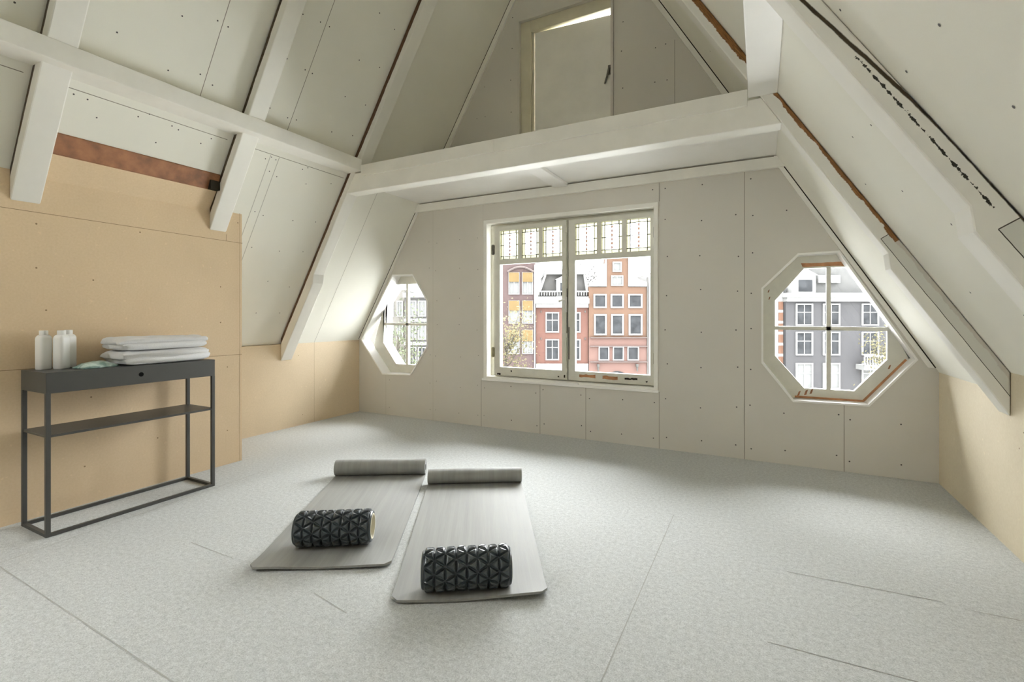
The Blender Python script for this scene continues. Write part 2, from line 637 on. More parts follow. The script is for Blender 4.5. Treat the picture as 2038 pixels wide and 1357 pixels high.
for x in (-3.65, -3.10, -3.01, -2.72, -2.50, -2.42, -2.12, -1.86, -1.78, -1.42, -1.335, -1.05, -0.785, -0.69, -0.42, -0.16,
          -0.06, 0.16, 0.48, 0.565, 0.85):
    for k in range(15):
        z = 0.10 + k * 0.295 + rs.uniform(-0.03, 0.03)
        xx = x + rs.uniform(-0.012, 0.012)
        if not in_holes(xx, z) and not (2.15 < z < 2.36) and z < 4.2:
            mb.dot((xx, YB, z), ny, 0.0055 if x > -2.4 else 0.004, 3)
tag(mb.obj('wall_back', [M['gyp_wall'], M['paint'], M['seam'], M['screw'], M['seam_soft']]),
    'plasterboard gable wall, darkened as if backlit, holding the double window and two octagonal windows', 'wall', kind='structure')

# ------------------------------------------------------------------ side walls
mb = MB()
mb.box(XL - 0.12, XL, YP, YB, 0, ZL)
mb.strip((XL, 3.44, 0), (XL, 3.44, ZL), (1, 0, 0), 0.002, 1)
for y, z in ((3.25, 0.7), (3.8, 0.6), (2.6, 0.6), (3.3, 0.1)):
    mb.dot((XL, y, z), (1, 0, 0), 0.004, 1)
tag(mb.obj('wall_left_far', [M['board_far'], M['seam_board']]), 'low fibreboard knee wall under the left roof slope by the small window',
    'wall', kind='structure')

ZPT = ZLN + (XP - XLN) * SLN - 0.004
mb = MB()
mb.prism([(XP - 0.02, 0), (XP, 0), (XP, ZPT), (XP - 0.02, ZPT - 0.033)], YR, YP, 'y', 0)
mb.box(XP - 0.60, XP - 0.02, YP - 0.02, YP, 0, 0.80)
mb.prism([(XL, 0.8), (XP - 0.02, 0.8), (XP - 0.02, ZPT - 0.04), (XL + 0.01, 0.83)], YP - 0.02, YP, 'y', 0)
nx = (1, 0, 0)
for p, q in (((1.0, 1.664), (YP, 1.650)), ((-2.6, 0.833), (YP, 0.806)), ((-2.6, 1.69), (1.0, 1.664))):
    mb.strip((XP, *p), (XP, *q), nx, 0.003, 1)
mb.strip((XP, 2.152, 1.652), (XP, 2.152, 1.70), nx, 0.003, 1)
mb.strip((XP, 2.255, 0.0), (XP, 2.255, 1.88), nx, 0.0025, 1)
for y, z in ((1.11, 1.60), (1.11, 1.36), (1.6, 1.63), (1.15, 1.13), (1.36, 1.31), (2.11, 1.31), (2.11, 1.05), (1.35, 0.62), (1.7, 0.30),
             (2.16, 0.72), (2.16, 0.25), (2.24, 1.80), (1.32, 0.22), (1.85, 0.74)):
    mb.dot((XP, y, z), nx, 0.005, 1)
tag(mb.obj('wall_left', [M['board_left'], M['seam_board']]), 'tall tan fibreboard wall behind the charcoal console table', 'wall', kind='structure')

mb = MB()
mb.box(XR, XR + 0.12, YR, Y3 + 0.06, 0, ZRN)
mb.box(XR, XR + 0.12, Y3 + 0.06, YB, 0, ZR)
for y, z in ((2.93, 0.58), (2.97, 0.5), (2.6, 0.4), (2.5, 0.1)):
    mb.dot((XR, y, z), (-1, 0, 0), 0.004, 1)
tag(mb.obj('wall_right', [M['board_right'], M['seam_board']]), 'low cream board knee wall below the right roof slope', 'wall', kind='structure')

# wall behind the viewer
rear = [(XL, 0), (XR, 0), (XR, ZRN), (rxn(ZTOP), ZTOP), (lxn(ZTOP), ZTOP), (XL, ZL)]
mb = MB()
mb.slab_holes(rear, [], YR - 0.12, YR)
tag(mb.obj('wall_rear', M['gyp_wall']), 'plasterboard gable wall behind the viewer', 'wall', kind='structure')

# ------------------------------------------------------------------ sloped ceilings
TH = 0.08
mb = MB()


def slope_slab(mb, xf, slope, sgn, z0, z1, y0, y1, mi=0):
    dx = TH * math.hypot(1, slope) / slope * -sgn
    poly = [(xf(z0), z0), (xf(z1), z1), (xf(z1) + dx, z1), (xf(z0) + dx, z0)]
    mb.prism(poly, y0, y1, 'y', mi)


FILL_Y0, FILL_Y1, FILL_Z0, FILL_Z1 = -1.25, 0.05, 1.97, 2.32     # unseen roof opening behind the viewer, added to brighten the right slopes
slope_slab(mb, lxn, SLN, 1, ZLN - 0.01, 5.05, YR, FILL_Y0)
slope_slab(mb, lxn, SLN, 1, ZLN - 0.01, FILL_Z0, FILL_Y0, FILL_Y1)
slope_slab(mb, lxn, SLN, 1, FILL_Z1, 5.05, FILL_Y0, FILL_Y1)
slope_slab(mb, lxn, SLN, 1, ZLN - 0.01, 5.05, FILL_Y1, Y3 + 0.06)
slope_slab(mb, lx, SL, 1, ZL, 5.05, Y3 + 0.06, YB)
PL = lambda y, z: ((lxn if y < Y3 else lx)(z), y, z)
for y, z0, z1 in ((1.76, 2.46, 4.9), (2.385, 2.46, 4.9), (0.35, 2.46, 4.9)):
    mb.strip(PL(y, z0), PL(y, z1), NL, 0.004, 1)
for y, z0, z1 in ((2.40, 0.85, 2.30), (2.33, 0.85, 2.30)):
    mb.strip(PL(y, z0), PL(y, z1), NL, 0.005, 3)
mb.strip(PL(3.44, ZL), PL(3.44, 2.27), NL, 0.003, 1)
for y0, y1 in ((1.14, 2.0), (2.16, 3.03), (-0.4, 0.98)):
    mb.strip(PL(y0, 2.305), PL(y1, 2.305), NL, 0.004, 1)
rs = random.Random(5)
for y in (1.72, 1.80, 2.345, 2.425, 1.28, 2.75, 1.55, 2.95, 2.2, 0.9, 0.6):
    for k in range(9):
        z = 2.58 + k * 0.27 + rs.uniform(-0.04, 0.04)
        mb.dot(PL(y + rs.uniform(-0.01, 0.01), z), NL, 0.005, 2)
for y in (2.36, 2.44, 2.7, 2.92, 1.3, 1.6, 1.85):
    for k in range(6):
        z = 2.2 - k * 0.27 + rs.uniform(-0.04, 0.04)
        if z > (0.95 if y > YP else 2.12):
            mb.dot(PL(y + rs.uniform(-0.01, 0.01), z), NL, 0.0045, 2)
for y in (1.18, 1.24, 1.48, 1.53, 1.66, 1.70, 1.9, 2.30, 2.34, 2.38, 2.62, 2.66):
    mb.dot(PL(y, 2.29 + rs.uniform(-0.03, 0.015)), NL, 0.0045, 2)
tag(mb.obj('ceiling_left', [M['gyp_slope'], M['seam'], M['screw'], M['seam_soft']]),
    'sloping plasterboard ceiling on the left with visible board joints', 'ceiling', kind='structure')

mb = MB()
slope_slab(mb, rxn, SRN, -1, ZRN, 5.10, YR, Y3 + 0.06)
slope_slab(mb, rx, SR, -1, ZR, 5.10, Y3 + 0.06, YB)
PRN = lambda y, z: (rxn(z), y, z)
for y, z in ((1.58, 1.84), (1.60, 1.61), (1.86, 1.85), (1.9, 2.11), (2.35, 1.86), (2.57, 1.63), (2.3, 2.2), (2.6, 1.9), (2.4, 1.45),
             (2.75, 1.2), (2.45, 1.1), (1.3, 2.0), (1.25, 1.6), (1.6, 2.2), (2.25, 2.25), (2.9, 1.75), (1.66, 1.4)):
    mb.dot(PRN(y, z), NRN, 0.0055, 1)
for y, z in ((3.4, 2.5), (3.4, 2.9), (3.7, 2.6), (3.7, 3.0)):
    mb.dot((rx(z), y, z), NR, 0.005, 1)
tag(mb.obj('ceiling_right', [M['gyp_slope'], M['screw']]), 'sloping plasterboard ceiling on the right', 'ceiling', kind='structure')

ZBC = 2.292
mb = MB()
mb.prism([(lx(ZBC) + 0.002, ZBC), (rx(ZBC) - 0.002, ZBC), (rx(ZBC + 0.04) - 0.002, ZBC + 0.04), (lx(ZBC + 0.04) + 0.002, ZBC + 0.04)],
         Y3 + 0.12, YB, 'y')
tag(mb.obj('ceiling_bay', M['paint_bright']), 'flat white soffit between the collar beam and the window wall', 'ceiling', kind='structure')

# ------------------------------------------------------------------ trims on the window wall
mb = MB()
z0, z1 = 2.200, 2.283
mb.prism([(lx(z0), z0), (rx(z0), z0), (rx(z1), z1), (lx(z1), z1)], YB - 0.03, YB, 'y')
mb.strip((lx(z1) + 0.02, YB - 0.03, z1 - 0.001), (rx(z1) - 0.02, YB - 0.03, z1 - 0.001), ny, 0.006, 1)
tag(mb.obj('trim_1', [M['paint'], M['seam']]), 'white head batten along the top of the window wall under the soffit', 'trim', kind='structure')
for nm, xf, sg, w, lo, hi, lab in (
        ('trim_2', lx, 1, 0.034, ZL + 0.01, 2.2, 'thin white batten up the left slope edge of the window wall'),
        ('trim_3', rx, -1, 0.040, ZR + 0.03, 2.2, 'thin white batten up the right slope edge of the window wall'),
        ('trim_4', lx, 1, 0.06, 2.34, 4.4, 'narrow batten edging the loft wall on the left of the hatch door'),
        ('trim_5', rx, -1, 0.05, 2.34, 4.4, 'narrow batten edging the loft wall on the right of the hatch door')):
    mb = MB()
    mb.prism([(xf(lo), lo), (xf(hi), hi), (xf(hi) + sg * w, hi), (xf(lo) + sg * w, lo)], YB - 0.018, YB, 'y')
    mb.strip((xf(lo) + sg * 0.004, YB - 0.018, lo), (xf(hi) + sg * 0.004, YB - 0.018, hi), ny, 0.007, 1)
    tag(mb.obj(nm, [M['paint'], M['gap']]), lab, 'trim', kind='structure')

# ------------------------------------------------------------------ rafters
def rafter(name, label, side, y0, y1, mat, z_kink, end_x, t_up, t_low, xf, slope, nrm, zfoot):
    """sawn timber: side -1 left, +1 right. Outline drawn in the xz plane, swept from y0 to y1."""
    sgn = -1 if side < 0 else 1          # direction of 'outward' in x
    hx = lambda t: t * math.hypot(1, slope) / slope
    inner = lambda z, t: xf(z) - sgn * hx(t)
    zend_out = zfoot
    # inner line meets the vertical end cut at x = end_x
    def z_at(t):
        # xf(z) - sgn*hx = end_x
        return (zfoot + (abs(end_x + sgn * hx(t) - xf(zfoot)) * slope) * (1 if (end_x + sgn * hx(t) - xf(zfoot)) * -sgn > 0 else -1))
    poly = [(end_x, zend_out), (xf(ZTOP - 0.1), ZTOP - 0.1), (inner(ZTOP - 0.1, t_up), ZTOP - 0.1)]
    if z_kink:
        poly += [(inner(z_kink + 0.05, t_up), z_kink + 0.05), (inner(z_kink - 0.03, t_low), z_kink - 0.03)]
    poly += [(end_x, z_at(t_low))]
    ex = Vector((-sgn / slope, 0, 1)).normalized()
    ez = nrm
    ey = ez.cross(ex)
    mw = Matrix(((ex.x, ey.x, ez.x, end_x), (ex.y, ey.y, ez.y, y0), (ex.z, ey.z, ez.z, zfoot), (0, 0, 0, 1)))
    mb = MB()
    eps = nrm * 0.001
    poly = [(p[0] + eps.x, p[1] + eps.z) for p in poly]
    mb.prism(poly, y0, y1, 'y')
    o = mb.obj(name, mat, mw=mw, bevel=0.006, seg=2)
    return tag(o, label, 'beam', 'white painted rafters', 'structure')


rafter('rafter', 'white painted rafter coming down on the left part of the fibreboard wall', -1, 1.005, 1.127, M['rafter_dark'],
       0, XP + 0.002, 0.085, 0.088, lxn, SLN, NLN, ZLN + (XP + 0.002 - XLN) * SLN)
rafter('rafter', 'white painted rafter coming down beside the right end of the fibreboard wall', -1, 2.03, 2.15, M['rafter_dark'],
       0, XP + 0.002, 0.082, 0.085, lxn, SLN, NLN, ZLN + (XP + 0.002 - XLN) * SLN)
rafter('rafter', 'white painted rafter carrying the left end of the collar beam', -1, Y3, 3.17, M['rafter_left'],
       1.43, XL + 0.002, 0.080, 0.112, lxn, SLN, NLN, ZLN + 0.045)
rafter('rafter', 'white rafter with orange bare edge carrying the right end of the collar beam', 1, Y3, 3.17, M['rafter_orange'],
       1.37, XR - 0.002, 0.075, 0.11, rxn, SRN, NRN, ZRN)
rafter('rafter', 'cracked white rafter nearest the viewer at the upper right', 1, 1.94, 2.075, M['rafter_crack'],
       1.385, XR - 0.002, 0.078, 0.112, rxn, SRN, NRN, ZRN)

# purlins running from front to back
mb = MB()
zt, zb = 2.446, 2.343
mb.prism([(-3.045, zb), (lxn(zb) + 0.002, zb), (lxn(zt) + 0.002, zt), (-3.045, zt)], YR, Y3, 'y')
tag(mb.obj('purlin', M['paint'], bevel=0.005), 'long white purlin crossing the rafters along the left slope', 'beam', 'white purlins', 'structure')
mb = MB()
mb.prism([(-0.062, zb), (rxn(zb) - 0.002, zb), (rxn(zt) - 0.002, zt), (-0.062, zt)], YR, Y3, 'y')
tag(mb.obj('purlin', M['paint_bright'], bevel=0.005), 'white purlin seen from below at the upper right above the collar beam end', 'beam',
    'white purlins', 'structure')

# collar beam with the board on top of it
hxl = 0.082 * math.hypot(1, SLN) / SLN
hxr = 0.077 * math.hypot(1, SRN) / SRN
mb = MB()
z0, z1 = 2.172, 2.335
mb.prism([(lxn(z0) + hxl, z0), (rxn(z0) - hxr, z0), (rxn(z1) - hxr, z1), (lxn(z1) + hxl, z1)], Y3 - 0.001, Y3 + 0.12, 'y')
tag(mb.obj('collar_beam', M['paint'], bevel=0.006), 'white collar beam spanning the room in front of the loft', 'beam', kind='structure')
mb = MB()
mb.box(-3.043, -1.73, Y3 - 0.016, Y3 + 0.02, 2.298, 2.392)
mb.box(-1.727, -0.066, Y3 - 0.016, Y3 + 0.02, 2.298, 2.392)
mb.box(-3.043, -0.066, Y3 - 0.001, Y3 + 0.12, 2.336, 2.385)
tag(mb.obj('trim_6', M['paint'], bevel=0.003), 'white edge board on top of the collar beam', 'trim', kind='structure')
mb = MB()
mb.box(-1.665, -1.535, Y3 + 0.121, YB - 0.035, 2.262, ZBC)
tag(mb.obj('trim_7', M['paint_bright'], bevel=0.004), 'short white joist under the soffit running to the window wall', 'trim', kind='structure')

# brown rail on top of the fibreboard wall, and the strip of board that reaches up to it
mb = MB()
mb.prism([(lxn(1.955) + 0.002, 1.955), (-3.402, 1.983), (-3.365, 2.082), (lxn(2.09) + 0.002, 2.09)], 1.129, 2.028, 'y')
mb.box(-3.43, -3.368, 1.965, 2.027, 1.978, 2.040, 1)
tag(mb.obj('trim_8', [M['brown_wood'], M['gap']]), 'bare brown timber rail on top of the fibreboard wall between two rafters', 'trim', kind='structure')
mb = MB()
mb.prism([(XP - 0.001, ZPT), (XP, ZPT - 0.02), (-3.406, 1.984), (lxn(1.96) + 0.001, 1.96)], 1.129, 2.028, 'y')
tag(mb.obj('trim_9', M['board_left']), 'strip of tan fibreboard under the brown timber rail', 'trim', kind='structure')

# ------------------------------------------------------------------ main window
w1 = thing('window_1', 'white double casement window with stained glass top lights', 'window', (-1.59, YB, 0.474), kind='structure')
P0 = [(-2.428, 0.474), (-0.752, 0.474), (-0.752, 2.040), (-2.428, 2.040)]
P1 = [(-2.392, 0.503), (-0.786, 0.503), (-0.786, 2.002), (-2.392, 2.002)]
P2 = [(-2.362, 0.506), (-0.784, 0.506), (-0.784, 1.982), (-2.362, 1.982)]
mb = MB()
mb.ring(P0, P1, YB - 0.016, YB + 0.13)
mb.obj('casing', M['paint'], w1, bevel=0.004)
mb = MB()
mb.ring(inset(P1, -0.002), inset(P2, 0.012), YB + 0.075, YB + 0.128)
mb.obj('frame', M['paint_old'], w1, bevel=0.003)
mb = MB()
mb.box(-2.44, -0.745, YB - 0.028, YB + 0.03, 0.462, 0.484)
mb.box(-1.66, -1.44, YB - 0.034, YB + 0.02, 0.484, 0.498)
mb.obj('sill', M['paint_bright'], w1, bevel=0.004)
mb = MB()
mb.ring(inset(P0, -0.02), inset(P0, 0.02), YB + 0.132, YB + 0.34)
mb.obj('outer_reveal', M['paint_bright'], w1)

YS = YB + 0.035                # sash face
GAP_X = -1.560


def stained_pane(x0, x1, z0, z1, y, parent, centre):
    mb = MB()
    b = 0.030
    xm, zm = (x0 + x1) / 2, (z0 + z1) / 2
    hw = 0.014
    q = lambda a, c, d, e, mi: mb.add([(a, y, d), (c, y, d), (c, y, e), (a, y, e)], [(0, 1, 2, 3)], mi)
    q(x0 + b, xm - hw, z0 + b, z1 - b, 0)
    q(xm + hw, x1 - b, z0 + b, z1 - b, 0)
    q(x0, x1, z0, z0 + b, 1)
    q(x0, x1, z1 - b, z1, 1)
    q(x0, x0 + b, z0 + b, z1 - b, 1)
    q(x1 - b, x1, z0 + b, z1 - b, 1)
    n = 6
    for i in range(n):
        a, c = z0 + b + (z1 - z0 - 2 * b) * i / n, z0 + b + (z1 - z0 - 2 * b) * (i + 1) / n
        m = (a + c) / 2
        mb.add([(xm, y, a), (xm + hw, y, m), (xm, y, c), (xm - hw, y, m)], [(0, 1, 2, 3)], 2 + (i + centre) % 2)
        mb.add([(xm - hw, y, a), (xm, y, a), (xm - hw, y, m)], [(0, 1, 2)], 0)
        mb.add([(xm + hw, y, a), (xm, y, a), (xm + hw, y, m)], [(0, 1, 2)], 0)
        mb.add([(xm - hw, y, c), (xm, y, c), (xm - hw, y, m)], [(0, 1, 2)], 0)
        mb.add([(xm + hw, y, c), (xm, y, c), (xm + hw, y, m)], [(0, 1, 2)], 0)
    w = 0.0032
    for x in (x0 + b, x1 - b):
        mb.box(x - w, x + w, y - 0.003, y + 0.003, z0, z1, 4)
    for z in (z0 + b, z1 - b, zm):
        mb.box(x0, x1, y - 0.003, y + 0.003, z - w, z + w, 4)
    mb.box(xm - 0.0016, xm + 0.0016, y - 0.003, y + 0.003, z0, z1, 4)
    mb.obj('stained_pane', [M['glass'], M['glass_yellow'], M['glass_orange'], M['glass_pink'], M['lead']], parent)


def sash(x0, x1, gl0, gl1, patches):
    """one casement: x0..x1 outside, gl0..gl1 glass"""
    z0, z1 = 0.512, 1.974
    zb, zr0, zr1, zt = 0.597, 1.602, 1.650, 1.930
    mb = MB()
    y0, y1 = YS, YS + 0.042
    mb.box(x0, gl0, y0, y1, z0, z1)
    mb.box(gl1, x1, y0, y1, z0, z1)
    mb.box(gl0, gl1, y0, y1, z0, zb)
    mb.box(gl0, gl1, y0, y1, zt, z1)
    mb.box(gl0, gl1, y0, y1, zr0, zr1)
    pw = (gl1 - gl0) / 3
    for k in (1, 2):
        mb.box(gl0 + pw * k - 0.019, gl0 + pw * k + 0.019, y0 + 0.004, y1, zr1, zt)
    for (xa, xb, za, zb_, mi) in patches:
        n = 7
        top = [(xa + (xb - xa) * i / n, y0 - 0.0012, zb_ + random.uniform(-0.006, 0.003)) for i in range(n + 1)]
        bot = [(xa + (xb - xa) * i / n, y0 - 0.0012, za + random.uniform(-0.003, 0.005)) for i in range(n, -1, -1)]
        mb.add(top + bot, [tuple(range(2 * n + 2))], mi)
    s = mb.obj('sash', [M['paint_old'], M['bare_wood'], M['gap']], w1)
    g = MB().box(gl0 - 0.004, gl1 + 0.004, YS + 0.020, YS + 0.024, zb - 0.004, zr0 + 0.004)
    g.obj('pane', M['glass'], s)
    for k in range(3):
        stained_pane(gl0 + pw * k + (0.019 if k else 0), gl0 + pw * (k + 1) - (0.019 if k < 2 else 0), zr1, zt, YS + 0.022, s, k)
    return s


sl = sash(-2.334, -1.564, -2.270, -1.617, [(-2.30, -2.26, 0.52, 0.54, 2), (-2.15, -2.135, 0.555, 0.57, 2), (-1.60, -1.585, 0.53, 0.56, 2),
                                           (-1.66, -1.645, 0.53, 0.545, 2), (-1.574, -1.566, 0.9, 1.35, 2)])
sr = sash(-1.556, -0.790, -1.492, -0.822, [(-1.45, -1.30, 0.545, 0.574, 1), (-1.235, -1.10, 0.540, 0.572, 1), (-1.04, -0.93, 0.55, 0.565, 2),
                                           (-1.553, -1.545, 0.7, 1.0, 2), (-0.86, -0.845, 0.535, 0.55, 2)])
mb = MB()
mb.box(-1.5635, -1.5565, YS + 0.012, YS + 0.05, 0.515, 1.972)
mb.obj('meeting_gap', M['gap'], w1)
mb = MB()
mb.tube([(-1.575, YS - 0.010, 0.53), (-1.575, YS - 0.010, 1.97)], 0.007, 8)
for z in (0.60, 0.92, 1.50, 1.88):
    mb.box(-1.588, -1.560, YS - 0.018, YS, z - 0.02, z + 0.02)
mb.obj('bolt_rod', M['paint_old'], w1)
mb = MB()
mb.tube([(-1.575, YS - 0.016, 1.24), (-1.60, YS - 0.035, 1.24), (-1.635, YS - 0.038, 1.232)], [0.008, 0.008, 0.010], 8)
mb.tube([(-1.575, YS - 0.014, 1.27), (-1.575, YS - 0.014, 1.13)], 0.011, 8)
mb.obj('handle', M['paint_bright'], w1, smooth=True)
for x, z in ((-2.345, 1.75), (-2.345, 0.74), (-0.779, 1.80), (-0.779, 0.74)):
    mb = MB()
    mb.tube([(x, YS - 0.006, z - 0.05), (x, YS - 0.006, z + 0.05)], 0.008, 8)
    mb.box(x - 0.018, x + 0.018, YS - 0.002, YS + 0.01, z - 0.045, z + 0.045)
    mb.obj('hinge', M['iron'] if z > 1 else M['brass'], w1)

# ------------------------------------------------------------------ octagonal windows
def octagon(cx, cz, hw, hh, tx, tz):
    return [(cx - hw, cz - tz), (cx - hw, cz + tz), (cx - tx, cz + hh), (cx + tx, cz + hh), (cx + hw, cz + tz), (cx + hw, cz - tz),
            (cx + tx, cz - hh), (cx - tx, cz - hh)]


def oct_window(nm, label, opening, cx, cz, side):
    w = thing(nm, label, 'window', (cx, YB, cz - 0.5), kind='structure')
    mb = MB()
    mb.ring(opening, inset(opening, 0.013), YB - 0.010, YB + 0.122)
    mb.obj('reveal_lining', M['paint_bright'], w)
    gl = octagon(cx, cz, 0.346, 0.449, 0.155, 0.212)
    plate = octagon(cx, cz, 0.50, 0.60, 0.235, 0.29)
    if side > 0:
        plate = [(min(x, rx(z) - 0.0), z) for x, z in plate]
    else:
        plate = [(max(x, lx(z) + 0.0), z) for x, z in plate]
    mb = MB()
    mb.ring(plate, gl, YB + 0.123, YB + 0.165)
    bars = MB()
    t = 0.0135
    mb.box(cx - t, cx + t, YB + 0.126, YB + 0.162, cz - 0.45, cz + 0.45)
    mb.box(cx - 0.347, cx + 0.347, YB + 0.126, YB + 0.162, cz - t, cz + t)
    yy = YB + 0.1222
    if side > 0:
        n = 8
        xa, xb = 0.27, 0.535
        mb.add([(xa + (xb - xa) * i / n, yy, 1.492 + random.uniform(-.003, .003)) for i in range(n + 1)]
               + [(xa + 0.01 + (xb - xa) * i / n, yy, 1.464 - 0.004 * i / n + random.uniform(-.002, .004)) for i in range(n, -1, -1)],
               [tuple(range(2 * n + 2))], 1)
        mb.box(0.23, 0.655, yy - 0.012, yy, 0.484, 0.496, 1)
        mb.add([(0.66, yy, 0.487), (0.90, yy, 0.792), (0.888, yy, 0.80), (0.645, yy, 0.493)], [(0, 1, 2, 3)], 1)
        for x, z, a in ((0.255, 0.515, 0.02), (0.30, 0.525, 0.022), (0.335, 0.535, 0.02), (0.055, 1.29, 0.012), (0.06, 1.235, 0.012),
                        (0.80, 0.74, 0.016)):
            mb.add([(x - a * .5, yy, z - a), (x + a * .2, yy, z - a * .8), (x + a * .7, yy, z + a), (x, yy, z + a * .6)], [(0, 1, 2, 3)], 2)
    s = mb.obj('sash', [M['paint_old'], M['bare_wood'], M['brown_wood']], w)
    g = MB()
    g.prism(gl, YB + 0.141, YB + 0.145, 'y')
    g.obj('pane', M['glass'], s)
    mb = MB()
    o2 = octagon(cx, cz, 0.40, 0.505, 0.18, 0.235)
    mb.ring(inset(o2, -0.05), o2, YB + 0.166, YB + 0.34)
    mb.obj('outer_reveal', M['paint_bright'], w)
    return w


oct_window('window_2', 'small octagonal window low on the left next to the fibreboard corner', OCT_L, -3.507, 1.003, -1)
oct_window('window_3', 'octagonal window with a cross bar low on the right under the slope', OCT_R, 0.445, 1.005, 1)

# ------------------------------------------------------------------ loft hatch door
d1 = thing('door_1', 'cream hatch door standing ajar in the dim loft above the collar beam', 'door', (-1.59, YB, 2.36), kind='structure')
mb = MB()
D0 = [(-2.058, 2.362), (-1.127, 2.362), (-1.127, 3.915), (-2.058, 3.915)]
mb.box(-2.056, -2.035, YB - 0.012, YB + 0.12, 2.362, 3.913)
mb.box(-1.150, -1.129, YB - 0.012, YB + 0.12, 2.362, 3.913)
mb.box(-2.056, -1.129, YB - 0.012, YB + 0.12, 3.893, 3.913)
mb.obj('casing', M['gyp_wall'], d1)
mb = MB()
mb.box(-2.034, -1.925, YB + 0.02, YB + 0.12, 2.362, 3.892)
mb.box(-1.925, -1.151, YB + 0.02, YB + 0.12, 3.785, 3.892)
mb.box(-1.925, -1.905, YB + 0.045, YB + 0.12, 2.362, 3.785)
mb.obj('frame', M['paint_cream'], d1, bevel=0.004)
mb = MB()
mb.prism([(-1.90, 2.362), (-1.152, 2.362), (-1.152, 3.745), (-1.90, 3.783)], YB + 0.055, YB + 0.095, 'y')
leaf = mb.obj('leaf', M['paint'], d1, bevel=0.003)
mb = MB()
mb.tube([(-1.175, YB + 0.035, 3.27), (-1.195, YB + 0.03, 3.19), (-1.215, YB + 0.035, 3.14)], [0.012, 0.009, 0.007], 8)
mb.box(-1.19, -1.165, YB + 0.045, YB + 0.055, 3.22, 3.30)
mb.obj('handle', M['iron'], leaf)

# ------------------------------------------------------------------ console table
T = thing('console_table', 'slim charcoal metal console table standing against the fibreboard wall', 'table', (-3.28, 1.44, 0))
X0, X1, Y0, Y1, ZT = -3.43, -3.13, 1.028, 1.852, 0.816
mb = MB()
mb.box(X0, X1, Y0, Y1, 0.712, ZT)
top = mb.obj('top_tray', [M['charcoal'], M['hole']], T, bevel=0.002)
mb = MB()
n = 20
c = Vector((X1 + 0.0008, 1.437, 0.765))
mb.add([c + Vector((0, math.cos(2 * math.pi * k / n), math.sin(2 * math.pi * k / n))) * 0.0125 for k in range(n)], [tuple(range(n))])
tag(mb.obj('finger_hole', M['hole'], top), 'round black finger hole')
mb = MB()
mb.box(X0 + 0.004, X1 - 0.004, Y0 + 0.004, Y1 - 0.004, 0.493, 0.505)
mb.obj('shelf', M['charcoal_top'], T, bevel=0.001)
s = 0.019
for x in (X0, X1 - s):
    for y in (Y0, Y1 - s):
        MB().box(x, x + s, y, y + s, 0, 0.7125).obj('leg', M['charcoal'], T, bevel=0.001)
for x in (X0, X1 - s):
    MB().box(x + 0.0005, x + s - 0.0005, Y0 + s, Y1 - s, 0.0, 0.017).obj('base_rail', M['charcoal'], T, bevel=0.001)
for y in (Y0, Y1 - s):
    MB().box(X0 + s, X1 - s, y + 0.0005, y + s - 0.0005, 0.0, 0.017).obj('base_rail', M['charcoal'], T, bevel=0.001)


# bottles
def bottle(x, y, rz, label, h=0.205):
    b = thing('bottle', label, 'bottle', (x, y, ZT + 0.0005), rz, 'white bottles on the console table')
    mb = MB()
    w = 0.0275
    prof = [(w * .9, 0), (w, 0.005), (w, h * .78), (w * .95, h * .825), (w * .80, h * .865), (w * .62, h * .885)]
    mb.lathe([(r, z) for r, z in prof], 40, power=4.5)
    mbw = MB()
    mbw.v, mbw.f, mbw.mi = [tuple(WORLD[b.name] @ Vector(v)) for v in mb.v], mb.f, mb.mi
    mbw.obj('body', M['bottle'], b, smooth=True, auto=50)
    mb = MB()
    r = w * .66
    mb.lathe([(r, h * .886), (r, h * .985), (r * .93, h)], 28)
    mbw = MB()
    mbw.v, mbw.f, mbw.mi = [tuple(WORLD[b.name] @ Vector(v)) for v in mb.v], mb.f, mb.mi
    mbw.obj('cap', M['bottle'], b, smooth=True, auto=40)


bottle(-3.352, 1.092, 0.25, 'white plastic bottle at the left end of the console table')
bottle(-3.310, 1.150, 0.5, 'white plastic bottle standing in front of another beside the green packet')
bottle(-3.385, 1.205, 0.4, 'white plastic bottle mostly hidden behind the one beside the green packet')


